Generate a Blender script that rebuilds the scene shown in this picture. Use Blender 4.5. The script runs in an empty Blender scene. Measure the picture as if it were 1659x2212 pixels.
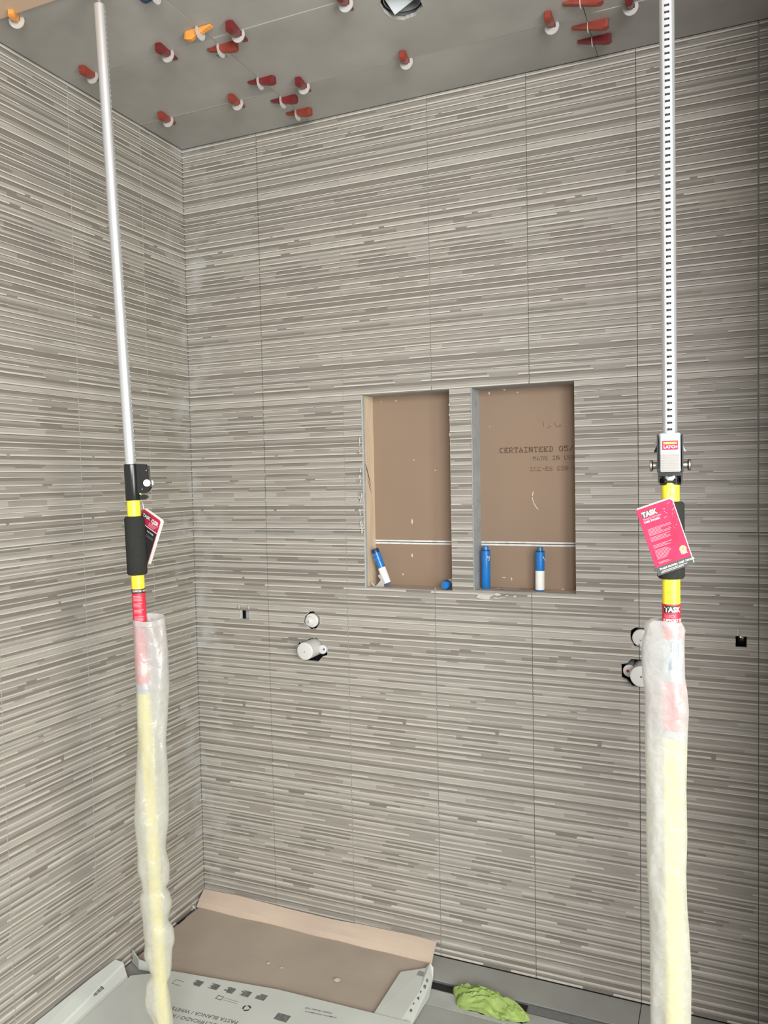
import bpy, bmesh, math, random
from mathutils import Vector, Matrix, noise

# ------------------------------------------------------------------ camera, light, exposure
scene = bpy.context.scene
col = scene.collection
F = Vector((-0.3961143, 0.91717925, -0.04330912)); RT = Vector((0.91820036, 0.39560904, -0.0200395)); UP = Vector((0.00124634, 0.04770439, 0.99886072))
cam_d = bpy.data.cameras.new('camera'); cam = bpy.data.objects.new('camera', cam_d); col.objects.link(cam)
cam.matrix_world = Matrix(((RT.x, UP.x, -F.x, 1.71072), (RT.y, UP.y, -F.y, -2.26797), (RT.z, UP.z, -F.z, 1.50415), (0, 0, 0, 1)))
cam_d.sensor_fit = 'HORIZONTAL'; cam_d.sensor_width = 36; cam_d.lens = 36 * 1697.48 / 1659; cam_d.clip_start = .02
scene.camera = cam
wd = bpy.data.worlds.new('world'); scene.world = wd; wd.use_nodes = True
wd.node_tree.nodes['Background'].inputs[0].default_value = (1.0, 0.965, 0.93, 1)
wd.node_tree.nodes['Background'].inputs[1].default_value = 0.52
def area(name, loc, target, sx, sy, power, colr):
    l = bpy.data.lights.new(name, 'AREA'); l.shape = 'RECTANGLE'; l.size = sx; l.size_y = sy; l.energy = power; l.color = colr
    o = bpy.data.objects.new(name, l); col.objects.link(o); o.location = loc
    o.rotation_euler = (Vector(target) - Vector(loc)).to_track_quat('-Z', 'Y').to_euler()
    return o
area('window_light', (2.85, -3.75, 2.05), (1.1, 0, 1.5), 1.5, 1.3, 150, (0.99, 0.995, 1.0))
area('side_fill_light', (3.3, -2.3, 1.15), (0.0, -0.9, 1.1), 1.0, 1.4, 60, (0.95, 1.0, 0.88))  # added area light brightening the left wall; no window is built there
scene.view_settings.view_transform = 'Standard'; scene.view_settings.look = 'None'
scene.view_settings.exposure = 0.25; scene.view_settings.gamma = 1.0; scene.view_settings.use_curve_mapping = False

# ------------------------------------------------------------------ materials
def nodes_of(name):
    m = bpy.data.materials.new(name); m.use_nodes = True
    return m, m.node_tree, m.node_tree.nodes['Principled BSDF']
def mat(name, c, rough=.6, metal=0, var=.08, scale=30, bump=.0, stretch=(1, 1, 1), spec=.5):
    m, nt, b = nodes_of(name); N = nt.nodes; L = nt.links
    tc = N.new('ShaderNodeTexCoord'); mp = N.new('ShaderNodeMapping'); mp.inputs['Scale'].default_value = stretch
    L.new(tc.outputs['Object'], mp.inputs[0])
    nz = N.new('ShaderNodeTexNoise'); nz.inputs['Scale'].default_value = scale; nz.inputs['Detail'].default_value = 4
    L.new(mp.outputs[0], nz.inputs['Vector'])
    mr = N.new('ShaderNodeMapRange'); mr.inputs['From Min'].default_value = .3; mr.inputs['From Max'].default_value = .7
    mr.inputs['To Min'].default_value = 1 - var; mr.inputs['To Max'].default_value = 1 + var
    L.new(nz.outputs[0], mr.inputs[0])
    mx = N.new('ShaderNodeVectorMath'); mx.operation = 'SCALE'; mx.inputs[0].default_value = c
    L.new(mr.outputs[0], mx.inputs['Scale']); L.new(mx.outputs[0], b.inputs['Base Color'])
    b.inputs['Roughness'].default_value = rough; b.inputs['Metallic'].default_value = metal; b.inputs['Specular IOR Level'].default_value = spec
    if bump:
        bp = N.new('ShaderNodeBump'); bp.inputs['Strength'].default_value = bump; bp.inputs['Distance'].default_value = .002
        L.new(nz.outputs[0], bp.inputs['Height']); L.new(bp.outputs[0], b.inputs['Normal'])
    return m
def tile_material():
    m, nt, b = nodes_of('ribbed porcelain'); N = nt.nodes; L = nt.links
    at = N.new('ShaderNodeAttribute'); at.attribute_name = 'tone'
    tc = N.new('ShaderNodeTexCoord'); mp = N.new('ShaderNodeMapping'); mp.inputs['Scale'].default_value = (9, 40, 420)
    L.new(tc.outputs['Object'], mp.inputs[0])
    n1 = N.new('ShaderNodeTexNoise'); n1.inputs['Scale'].default_value = 1; n1.inputs['Detail'].default_value = 3; L.new(mp.outputs[0], n1.inputs['Vector'])
    n2 = N.new('ShaderNodeTexNoise'); n2.inputs['Scale'].default_value = 900; L.new(tc.outputs['Object'], n2.inputs['Vector'])
    r1 = N.new('ShaderNodeMapRange'); r1.inputs['From Min'].default_value = .3; r1.inputs['From Max'].default_value = .7; r1.inputs['To Min'].default_value = .84; r1.inputs['To Max'].default_value = 1.16
    L.new(n1.outputs[0], r1.inputs[0])
    r2 = N.new('ShaderNodeMapRange'); r2.inputs['To Min'].default_value = .9; r2.inputs['To Max'].default_value = 1.1; L.new(n2.outputs[0], r2.inputs[0])
    mu = N.new('ShaderNodeMath'); mu.operation = 'MULTIPLY'; L.new(r1.outputs[0], mu.inputs[0]); L.new(r2.outputs[0], mu.inputs[1])
    sc = N.new('ShaderNodeVectorMath'); sc.operation = 'SCALE'; L.new(at.outputs['Color'], sc.inputs[0]); L.new(mu.outputs[0], sc.inputs['Scale'])
    # grout haze left in soft patches beside the corner (a stain fixed to the place)
    ge = N.new('ShaderNodeNewGeometry'); sx = N.new('ShaderNodeSeparateXYZ'); L.new(ge.outputs['Position'], sx.inputs[0])
    mxy = N.new('ShaderNodeMath'); mxy.operation = 'SUBTRACT'; L.new(sx.outputs['X'], mxy.inputs[0]); L.new(sx.outputs['Y'], mxy.inputs[1])
    n3 = N.new('ShaderNodeTexNoise'); n3.inputs['Scale'].default_value = 9; n3.inputs['Detail'].default_value = 6; L.new(ge.outputs['Position'], n3.inputs['Vector'])
    dr = N.new('ShaderNodeMapRange'); dr.inputs['From Min'].default_value = .14; dr.inputs['From Max'].default_value = 0.0; L.new(mxy.outputs[0], dr.inputs[0])
    nr = N.new('ShaderNodeMapRange'); nr.inputs['From Min'].default_value = .5; nr.inputs['From Max'].default_value = .68; L.new(n3.outputs[0], nr.inputs[0])
    d2 = N.new('ShaderNodeMath'); d2.operation = 'MULTIPLY'; L.new(dr.outputs[0], d2.inputs[0]); L.new(nr.outputs[0], d2.inputs[1])
    d3 = N.new('ShaderNodeMath'); d3.operation = 'MULTIPLY'; d3.inputs[1].default_value = .55; L.new(d2.outputs[0], d3.inputs[0])
    mix = N.new('ShaderNodeMix'); mix.data_type = 'RGBA'; L.new(d3.outputs[0], mix.inputs['Factor']); L.new(sc.outputs[0], mix.inputs['A']); mix.inputs['B'].default_value = (.5, .5, .5, 1)
    L.new(mix.outputs['Result'], b.inputs['Base Color'])
    b.inputs['Roughness'].default_value = .42; b.inputs['Specular IOR Level'].default_value = .45
    bp = N.new('ShaderNodeBump'); bp.inputs['Strength'].default_value = .35; bp.inputs['Distance'].default_value = .0012
    L.new(mu.outputs[0], bp.inputs['Height']); L.new(bp.outputs[0], b.inputs['Normal'])
    return m
def plastic_film():
    m, nt, b = nodes_of('milky polythene film'); N = nt.nodes; L = nt.links
    N.remove(b); out = N['Material Output']
    tr = N.new('ShaderNodeBsdfTransparent'); di = N.new('ShaderNodeBsdfDiffuse'); di.inputs[0].default_value = (.64, .64, .625, 1)
    tl = N.new('ShaderNodeBsdfTranslucent'); tl.inputs[0].default_value = (.78, .78, .76, 1)
    gl = N.new('ShaderNodeBsdfGlossy'); gl.inputs['Roughness'].default_value = .25
    tc = N.new('ShaderNodeTexCoord'); nz = N.new('ShaderNodeTexNoise'); nz.inputs['Scale'].default_value = 55; nz.inputs['Detail'].default_value = 5; nz.inputs['Distortion'].default_value = .8
    L.new(tc.outputs['Object'], nz.inputs['Vector'])
    bp = N.new('ShaderNodeBump'); bp.inputs['Strength'].default_value = .5; bp.inputs['Distance'].default_value = .004; L.new(nz.outputs[0], bp.inputs['Height'])
    for s in (di, tl, gl): L.new(bp.outputs[0], s.inputs['Normal'])
    m1 = N.new('ShaderNodeMixShader'); m1.inputs[0].default_value = .45; L.new(di.outputs[0], m1.inputs[1]); L.new(tl.outputs[0], m1.inputs[2])
    m2 = N.new('ShaderNodeMixShader'); m2.inputs[0].default_value = .07; L.new(m1.outputs[0], m2.inputs[1]); L.new(gl.outputs[0], m2.inputs[2])
    mr = N.new('ShaderNodeMapRange'); mr.inputs['From Min'].default_value = .3; mr.inputs['From Max'].default_value = .7; mr.inputs['To Min'].default_value = .66; mr.inputs['To Max'].default_value = .82
    L.new(nz.outputs[0], mr.inputs[0])
    m3 = N.new('ShaderNodeMixShader'); L.new(mr.outputs[0], m3.inputs[0]); L.new(tr.outputs[0], m3.inputs[1]); L.new(m2.outputs[0], m3.inputs[2])
    L.new(m3.outputs[0], out.inputs[0])
    return m
M = dict(
    tile=tile_material(), film=plastic_film(),
    ceil_tile=mat('grey concrete look tile', (.375, .36, .34), .5, var=.18, scale=3.2, bump=.05),
    mortar=mat('dark mortar bed', (.05, .048, .045), .9, var=.3),
    cement=mat('grey cement board', (.34, .36, .37), .8, var=.12, scale=25, bump=.2),
    gyp=mat('brown gypsum paper', (.245, .17, .118), .8, var=.05, scale=4, stretch=(1, 1, .5)),
    gyp_edge=mat('white gypsum core', (.62, .6, .57), .9, var=.15, scale=60),
    wood=mat('pine stud wood', (.60, .47, .34), .7, var=.14, scale=14, stretch=(6, 6, .5), bump=.1),
    wood_x=mat('pine sill wood', (.46, .36, .27), .7, var=.16, scale=14, stretch=(.5, 6, 6), bump=.1),
    dark=mat('dark cavity', (.012, .011, .01), .9, var=.3),
    black=mat('black plastic', (.012, .012, .012), .22, var=.1),
    foam=mat('black foam', (.025, .025, .023), .95, var=.25, scale=400, bump=.2, spec=.2),
    yellow=mat('yellow painted steel', (.80, .68, .045), .3, var=.03),
    chrome=mat('chromed steel', (.74, .76, .78), .30, metal=.75, var=.03, stretch=(1, 1, .1)),
    silver=mat('silver painted metal', (.30, .31, .32), .5, metal=.15, spec=.3, var=.05),
    nickel=mat('nickel knob', (.42, .40, .37), .38, metal=1, var=.06),
    red=mat('red label paper', (.62, .022, .045), .5, var=.1, scale=40),
    tagred=mat('worn red card', (.44, .025, .07), .7, var=.25, scale=25, spec=.15),
    pink=mat('faded pink print', (.62, .22, .26), .7, var=.1),
    white=mat('white print', (.68, .67, .65), .5, var=.04),
    paper=mat('white paper', (.72, .71, .68), .7, var=.04),
    ink=mat('black ink', (.02, .02, .02), .6, var=.1),
    gink=mat('grey ink', (.15, .15, .145), .8, var=.3, scale=80),
    bink=mat('brown stamp ink', (.10, .055, .035), .9, var=.3, scale=200),
    pencil=mat('pencil line', (.12, .075, .05), .9, var=.2, scale=200),
    tape=mat('grey tape', (.25, .28, .31), .4, var=.15, scale=50, bump=.2),
    wedge=mat('red plastic wedge', (.15, .014, .016), .35, var=.15, scale=30),
    wedge2=mat('brick red plastic wedge', (.25, .040, .024), .4, var=.15, scale=30),
    orange=mat('orange plastic wedge', (.75, .30, .06), .4, var=.12, scale=30),
    clip=mat('white clip plastic', (.42, .40, .385), .45, var=.05),
    pvc=mat('white plumbing plastic', (.56, .55, .53), .35, var=.03),
    blue=mat('blue plastic', (.012, .15, .46), .28, var=.1, scale=40),
    dblue=mat('dark blue plastic', (.01, .03, .09), .35, var=.1),
    cap_teal=mat('blue cap', (.015, .12, .26), .35, var=.1),
    dot_b=mat('blue dot', (.05, .05, .32), .5), dot_r=mat('red dot', (.42, .01, .03), .5),
    brass=mat('brass', (.6, .38, .12), .3, metal=1),
    steel=mat('galvanised steel', (.33, .34, .34), .35, metal=.7, var=.1, scale=60),
    lens=mat('white fixture plate', (.50, .53, .55), .5, var=.03),
    header=mat('peach primed board', (.62, .44, .32), .8, var=.04, scale=6),
    floor=mat('grey floor tile', (.33, .33, .305), .5, var=.1, scale=7, bump=.05),
    floor2=mat('dusty floor tile', (.40, .40, .38), .6, var=.12, scale=9, bump=.05),
    card=mat('brown cardboard', (.40, .33, .27), .85, var=.09, scale=3.5, bump=.1),
    cardf=mat('folded cardboard flap', (.50, .395, .315), .85, var=.06, scale=5),
    cwhite=mat('white printed carton', (.56, .575, .54), .6, var=.05, scale=6),
    cloth=mat('lime green cloth', (.27, .37, .10), .75, var=.2, scale=28, bump=.3),
    screw=mat('grey screw steel', (.25, .22, .19), .5, metal=.7),
    smear=mat('white thinset', (.46, .445, .42), .9, var=.1, scale=60, bump=.3),
)

# ------------------------------------------------------------------ helpers
def link(name, me, material, parent=None):
    o = bpy.data.objects.new(name, me); col.objects.link(o)
    if material is not None:
        for mm in (material if isinstance(material, (list, tuple)) else [material]): me.materials.append(mm)
    if parent: o.parent = parent
    return o
def pyobj(name, v, f, material, parent=None, smooth=False):
    me = bpy.data.meshes.new(name); me.from_pydata([tuple(a) for a in v], [], f); me.update()
    if smooth: me.polygons.foreach_set('use_smooth', [True] * len(me.polygons))
    return link(name, me, material, parent)
def bmobj(name, bm, material, parent=None, smooth=False, angle=40):
    bmesh.ops.recalc_face_normals(bm, faces=bm.faces)
    if smooth:
        for f in bm.faces: f.smooth = True
        for e in bm.edges:
            if len(e.link_faces) == 2 and e.calc_face_angle(0) > math.radians(angle): e.smooth = False
    me = bpy.data.meshes.new(name); bm.to_mesh(me); bm.free()
    return link(name, me, material, parent)
def thing(name, label, cat, loc=(0, 0, 0), group=None, mw=None):
    o = bpy.data.objects.new(name, None); col.objects.link(o); o.empty_display_size = .05
    if mw is not None: o.matrix_world = mw
    else: o.location = loc
    tag(o, label, cat, group); return o
def tag(o, label, cat, group=None):
    o['label'] = label; o['category'] = cat
    if group: o['group'] = group
    return o
def struct(o): o['kind'] = 'structure'; return o
def add_box(bm, x0, x1, y0, y1, z0, z1, bev=0):
    r = bmesh.ops.create_cube(bm, size=1)
    for v in r['verts']: v.co = Vector(((x0 + x1) / 2 + v.co.x * (x1 - x0), (y0 + y1) / 2 + v.co.y * (y1 - y0), (z0 + z1) / 2 + v.co.z * (z1 - z0)))
    if bev:
        es = {e for v in r['verts'] for e in v.link_edges}
        bmesh.ops.bevel(bm, geom=list(es), offset=bev, segments=2, affect='EDGES')
    return r['verts']
def box(name, x0, x1, y0, y1, z0, z1, m, parent=None, bev=0):
    bm = bmesh.new(); add_box(bm, x0, x1, y0, y1, z0, z1, bev); return bmobj(name, bm, m, parent)
def add_lathe(bm, prof, n=32, mw=None, cap=True):
    """prof: list of (r,z)"""
    rings = []
    for r, z in prof:
        ring = [bm.verts.new((r * math.cos(2 * math.pi * k / n), r * math.sin(2 * math.pi * k / n), z)) for k in range(n)]
        rings.append(ring)
    for a, b in zip(rings, rings[1:]):
        for k in range(n): bm.faces.new((a[k], a[(k + 1) % n], b[(k + 1) % n], b[k]))
    if cap: bm.faces.new(rings[0][::-1]); bm.faces.new(rings[-1])
    if mw is not None:
        for ring in rings:
            for v in ring: v.co = mw @ v.co
def lathe(name, prof, m, parent=None, n=32, mw=None, cap=True, angle=40):
    bm = bmesh.new(); add_lathe(bm, prof, n, mw, cap); return bmobj(name, bm, m, parent, True, angle)
def frame(o, x, y):
    """matrix with origin o, x axis along x, y axis nearest y, z = x cross y"""
    x = Vector(x).normalized(); y = Vector(y); y = (y - x * y.dot(x)).normalized(); z = x.cross(y)
    return Matrix(((x.x, y.x, z.x, o[0]), (x.y, y.y, z.y, o[1]), (x.z, y.z, z.z, o[2]), (0, 0, 0, 1)))
def axis_mw(o, z):
    q = Vector(z).to_track_quat('Z', 'Y').to_matrix().to_4x4(); q.translation = Vector(o); return q
def prism(name, poly, t, m, parent=None, mw=None, bev=0):
    """poly in xy, thickness from z=0 to z=t"""
    bm = bmesh.new(); vs = [bm.verts.new((x, y, 0)) for x, y in poly]; f = bm.faces.new(vs)
    r = bmesh.ops.extrude_face_region(bm, geom=[f])
    for g in r['geom']:
        if isinstance(g, bmesh.types.BMVert): g.co.z += t
    if bev: bmesh.ops.bevel(bm, geom=list(bm.edges), offset=bev, segments=2, affect='EDGES')
    if mw is not None: bm.transform(mw)
    return bmobj(name, bm, m, parent)
def text(name, s, size, m, parent, mw, bold=0.0, sx=1.0, thick=.0001, align='LEFT'):
    cu = bpy.data.curves.new(name, 'FONT'); cu.body = s; cu.size = size; cu.offset = bold * size; cu.extrude = thick; cu.align_x = align; cu.resolution_u = 2
    t = bpy.data.objects.new('tmp', cu); col.objects.link(t)
    dg = bpy.context.evaluated_depsgraph_get(); me = bpy.data.meshes.new_from_object(t.evaluated_get(dg))
    bpy.data.objects.remove(t)
    me.transform(Matrix.Diagonal((sx, 1, 1, 1))); me.transform(mw); me.name = name; me.materials.clear()
    return link(name, me, m, parent)
def tube_path(name, pts, r, m, parent=None, n=8):
    bm = bmesh.new(); rings = []
    for i, p in enumerate(pts):
        p = Vector(p); d = (Vector(pts[min(i + 1, len(pts) - 1)]) - Vector(pts[max(i - 1, 0)])).normalized()
        q = d.to_track_quat('Z', 'Y'); rr = r[i] if isinstance(r, (list, tuple)) else r
        rings.append([bm.verts.new(p + q @ Vector((rr * math.cos(2 * math.pi * k / n), rr * math.sin(2 * math.pi * k / n), 0))) for k in range(n)])
    for a, b in zip(rings, rings[1:]):
        for k in range(n): bm.faces.new((a[k], a[(k + 1) % n], b[(k + 1) % n], b[k]))
    bm.faces.new(rings[0][::-1]); bm.faces.new(rings[-1])
    return bmobj(name, bm, m, parent, True)

# ------------------------------------------------------------------ tiles (ribbed relief as real geometry)
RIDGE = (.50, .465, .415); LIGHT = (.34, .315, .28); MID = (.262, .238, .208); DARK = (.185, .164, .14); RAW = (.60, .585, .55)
def make_bands(seed, h, w):
    """list of (z0, z1, [(x0, x1, kind)])"""
    rnd = random.Random(seed); z = 0.0; out = []
    while z < h:
        rh = rnd.choice((.0038, .0046, .0054, .0062, .0072))
        segs = [(0, w, 'R')]; q = rnd.random()
        if q < .26:
            a = rnd.uniform(.03, w - .09); g = rnd.choice((.010, .018, .035, .06, .085)); kind = 'D' if rnd.random() < .5 else 'M'
            b = min(a + g, w - .012); segs = [(0, a, 'R'), (a, b, kind), (b, w, 'R')]
        elif q < .36:
            a = rnd.uniform(.05, w - .05); segs = [(0, a, 'R'), (a, w, 'L')]
        out.append((z, min(z + rh, h), segs)); z += rh
        if z >= h: break
        n = rnd.choice((1, 1, 2, 2, 2, 3)); kinds = {1: rnd.choice(('M', 'L', 'M', 'D')), 2: rnd.choice(('LD', 'DL', 'MD', 'DM', 'LM', 'ML')), 3: rnd.choice(('LMD', 'DML', 'MLD', 'DLM'))}[n]
        for kind in kinds:
            vh = {1: rnd.uniform(.008, .014), 2: rnd.uniform(.005, .0095), 3: rnd.uniform(.004, .008)}[n]
            segs = [(0, w, kind)]
            if rnd.random() < .28:
                a = rnd.uniform(.02, w - .12); b = min(a + rnd.uniform(.07, .2), w); k2 = {'L': 'M', 'M': 'D', 'D': 'M'}[kind]
                segs = [(0, a, kind), (a, b, k2)] + ([(b, w, kind)] if b < w - .001 else [])
            out.append((z, min(z + vh, h), segs)); z += vh
            if z >= h: break
    return out
TONE = {'R': RIDGE, 'L': LIGHT, 'M': MID, 'D': DARK}
def poly_iv(poly):
    def f(z):
        xs = []
        for (xa, za), (xb, zb) in zip(poly, poly[1:] + poly[:1]):
            if (za <= z < zb) or (zb <= z < za): xs.append(xa + (xb - xa) * (z - za) / (zb - za))
        return (min(xs), max(xs)) if len(xs) >= 2 else None
    zs = [p[1] for p in poly]; return (min(zs), max(zs), f)
def rect_hole(x0, x1, z0, z1, jag=.0):
    def f(z):
        if not z0 <= z <= z1: return None
        j = jag * (noise.noise(Vector((z * 90, 3.1, 7))) + .5 * noise.noise(Vector((z * 300, 9, 1))))
        return (x0 + j, x1 + j * .4)
    return (z0, z1, f)
def slab_mesh(name, w, h, t, bands=None, holes=(), ST=.002, base=MID):
    """front faces -y at y=0 (relief proud to y=-.0022), x 0..w, z 0..h, back at y=t"""
    V = []; Fc = []; T = []
    def quad(a, b, c, d, tone):
        i = len(V); V.extend((a, b, c, d)); Fc.append((i, i + 1, i + 2, i + 3)); T.append(tone)
    def cut(x0, x1, z):
        iv = [(x0, x1)]
        for z0, z1, f in holes:
            if z0 <= z <= z1:
                r = f(z)
                if r:
                    nv = []
                    for a, b in iv:
                        if r[1] <= a or r[0] >= b: nv.append((a, b)); continue
                        if r[0] > a: nv.append((a, r[0]))
                        if r[1] < b: nv.append((r[1], b))
                    iv = nv
        return iv
    def strip(x0, x1, za, zb, ya, yb, tone):
        # split where holes overlap
        cuts = {za, zb}
        for z0, z1, f in holes:
            if z1 > za and z0 < zb:
                lo, hi = max(z0, za), min(z1, zb); cuts |= {lo, hi}
                n = max(1, int((hi - lo) / ST))
                for k in range(1, n): cuts.add(lo + (hi - lo) * k / n)
        cs = sorted(cuts)
        for a, b in zip(cs, cs[1:]):
            if b - a < 1e-7: continue
            y0 = ya + (yb - ya) * (a - za) / (zb - za); y1 = ya + (yb - ya) * (b - za) / (zb - za)
            for p, q in cut(x0, x1, (a + b) / 2): quad((p, y0, a), (q, y0, a), (q, y1, b), (p, y1, b), tone)
    by = 0.0 if not bands else .0012
    # base face, body
    strip(0, w, 0, h, by, by, base)
    for a, b in (((0, 0), (w, 0)), ((w, 0), (w, h)), ((w, h), (0, h)), ((0, h), (0, 0))):
        # outer rim (skipping the parts a hole eats on the left/right side)
        if a[0] == b[0]:
            n = 60 if holes else 1
            for k in range(n):
                z0 = a[1] + (b[1] - a[1]) * k / n; z1 = a[1] + (b[1] - a[1]) * (k + 1) / n; x = a[0]
                ok = any(abs(p - x) < 1e-6 or abs(q - x) < 1e-6 for p, q in cut(0, w, (z0 + z1) / 2))
                if ok: quad((x, by, z0), (x, t, z0), (x, t, z1), (x, by, z1), RAW)
        else:
            for p, q in cut(0, w, min(max(a[1], 1e-5), h - 1e-5)):
                p, q = (p, q) if a[0] < b[0] else (q, p); quad((p, by, a[1]), (p, t, a[1]), (q, t, b[1]), (q, by, b[1]), RAW)
    for z0, z1, f in holes:
        lo, hi = max(z0, 0), min(z1, h)
        if hi <= lo: continue
        n = max(1, int((hi - lo) / ST)); prev = None
        for k in range(n):
            a = lo + (hi - lo) * k / n; b = lo + (hi - lo) * (k + 1) / n; r = f((a + b) / 2)
            if r is None: continue
            r = (max(r[0], 0), min(r[1], w))
            if r[1] <= r[0]: prev = None; continue
            if r[0] > 0: quad((r[0], -.001, a), (r[0], t, a), (r[0], t, b), (r[0], -.001, b), RAW)
            if r[1] < w: quad((r[1], -.001, b), (r[1], t, b), (r[1], t, a), (r[1], -.001, a), RAW)
            if prev is None:
                if a > 1e-6: quad((r[0], by, a), (r[1], by, a), (r[1], t, a), (r[0], t, a), RAW)
            else:
                for i in (0, 1):
                    if abs(prev[i] - r[i]) > 1e-6: quad((prev[i], by, a), (r[i], by, a), (r[i], t, a), (prev[i], t, a), RAW)
            prev = r; last = b
        if prev and last < h - 1e-6: quad((prev[0], by, last), (prev[0], t, last), (prev[1], t, last), (prev[1], by, last), RAW)
    if bands:
        for z0, z1, segs in bands:
            H = z1 - z0
            for i, (x0, x1, k) in enumerate(segs):
                tn = TONE[k]
                if k == 'R':
                    a = x0; b = x1
                    if H < .0008: continue
                    if i > 0:   # rounded left end
                        strip(x0, x0 + .0018, z0 + H * .28, z0 + H * .72, -.0014, -.0014, tn); a = x0 + .0016
                    if i < len(segs) - 1:
                        strip(x1 - .0018, x1, z0 + H * .28, z0 + H * .72, -.0014, -.0014, tn); b = x1 - .0016
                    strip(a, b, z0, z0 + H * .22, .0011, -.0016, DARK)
                    strip(a, b, z0 + H * .22, z0 + H * .72, -.0016, -.0020, tn)
                    strip(a, b, z0 + H * .72, z1, -.0020, .0006, tn)
                    for x in (a, b):
                        for p, q in cut(x - 1e-5, x + 1e-5, (z0 + z1) / 2): quad((x, .0012, z0), (x, -.0016, z0 + H * .2), (x, -.002, z0 + H * .7), (x, .0008, z1), tn)
                elif k == 'L': strip(x0, x1, z0, z1, .0003, .0009, tn)
                elif k == 'M': strip(x0, x1, z0, z1, .0005, .0010, tn)
                else: strip(x0, x1, z0, z1, .0008, .0011, tn)
    me = bpy.data.meshes.new(name); me.from_pydata(V, [], Fc); me.update()
    ca = me.color_attributes.new('tone', 'FLOAT_COLOR', 'CORNER')
    buf = []
    for tn in T: buf.extend((tn[0], tn[1], tn[2], 1.0) * 4)
    ca.data.foreach_set('color', buf); me.materials.append(M['tile'])
    return me
HC = 2.6472; HJ = 1.3411; TW = .300; GAP = .0020
LOWH = HJ - .0012 - .002; UPH = HC - HJ - .0025
N1 = (.6605, .9535, 1.156, 1.767); N2 = (1.0205, 1.3248, 1.160, 1.768)
H1 = [(0.4542, 1.068), (0.4739, 1.0689), (0.4942, 1.0506), (0.4937, 1.0298), (0.4789, 1.0115), (0.4548, 1.0095), (0.431, 1.029), (0.4345, 1.0488)]
H2 = [(0.4517, 0.9793), (0.4825, 0.9819), (0.5037, 0.9606), (0.5202, 0.9578), (0.5194, 0.9267), (0.5027, 0.9217), (0.4862, 0.9042), (0.4348, 0.9034), (0.407, 0.9147), (0.4033, 0.9408), (0.4083, 0.9608), (0.4366, 0.9653)]
H3 = [(1.4879, 1.0745), (1.5115, 1.0743), (1.5255, 1.0618), (1.5282, 1.0451), (1.5206, 1.0267), (1.5065, 1.0188), (1.4838, 1.0203), (1.4744, 1.0377), (1.4726, 1.0506), (1.4746, 1.0667)]
H4 = [(1.4741, 0.984), (1.5063, 0.9849), (1.525, 0.9703), (1.5296, 0.9408), (1.5106, 0.9113), (1.4774, 0.9084), (1.4622, 0.9252), (1.4488, 0.9301), (1.4476, 0.9694), (1.4616, 0.9705)]
S1 = (.1853, .2217, 1.0296, 1.0597); S2 = (1.741, 1.7678, 1.0367, 1.0659)
holes_world = [('r', N1, .0016), ('r', N2, .0010), ('p', H1, 0), ('p', H2, 0), ('p', H3, 0), ('p', H4, 0), ('r', S1, .0006), ('r', S2, .0004)]
bands_up = make_bands(11, UPH, TW - GAP); bands_lo = make_bands(29, LOWH, TW - GAP)
mesh_up = slab_mesh('wall_tile_upper', TW - GAP, UPH, .009, bands_up)
mesh_lo = slab_mesh('wall_tile_lower', TW - GAP, LOWH, .009, bands_lo)
def local_holes(x, z, w, h):
    out = []
    for kind, d, j in holes_world:
        if kind == 'r':
            if d[1] > x and d[0] < x + w and d[3] > z and d[2] < z + h: out.append(rect_hole(d[0] - x, d[1] - x, d[2] - z, d[3] - z, j))
        else:
            p = [(a - x, b - z) for a, b in d]
            if max(a for a, b in p) > 0 and min(a for a, b in p) < w and max(b for a, b in p) > 0 and min(b for a, b in p) < h: out.append(poly_iv(p))
    return out
def sub_wall(name, x0, x1, z0, z1, y0, y1, rects, m):
    xs = sorted({x0, x1} | {r[0] for r in rects} | {r[1] for r in rects}); zs = sorted({z0, z1} | {r[2] for r in rects} | {r[3] for r in rects})
    bm = bmesh.new()
    for a, b in zip(xs, xs[1:]):
        for c, d in zip(zs, zs[1:]):
            cx, cz = (a + b) / 2, (c + d) / 2
            if any(r[0] < cx < r[1] and r[2] < cz < r[3] for r in rects): continue
            add_box(bm, a, b, y0, y1, c, d)
    bmesh.ops.remove_doubles(bm, verts=bm.verts, dist=1e-5)
    return bmobj(name, bm, m)
pl = [(.40, .523, .898, .985), (.428, .497, 1.005, 1.072), (1.444, 1.533, .905, .988), (1.47, 1.531, 1.015, 1.078), (.18, .227, 1.025, 1.065), (1.737, 1.772, 1.032, 1.07)]
wall_back = struct(sub_wall('wall_back', -.02, 2.2, 0, HC + .02, .0095, .0225, [N1, N2] + pl, M['cement']))
for i in range(7):
    x = i * TW - (.0037 if i else 0) + .001; w = TW - GAP
    sc = (1.0035, 1.0035, 1.0030, 1.000, .996, .993, .993)[i]
    for row, (z, h, me0, bd) in enumerate(((.002, LOWH, mesh_lo, bands_lo), (HJ + .0012, UPH, mesh_up, bands_up))):
        hs = local_holes(x, z, w, h)
        me = slab_mesh('wall_tile_cut', w, h, .009, bd, hs) if hs else me0
        o = bpy.data.objects.new('wall_tile', me); col.objects.link(o); o.parent = wall_back; o.location = (x, 0, z)
        o.scale.x = 1 if hs else sc
wall_left = struct(box('wall_left', -.03, -.0095, -3.0, .0225, 0, HC + .02, M['cement']))
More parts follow.
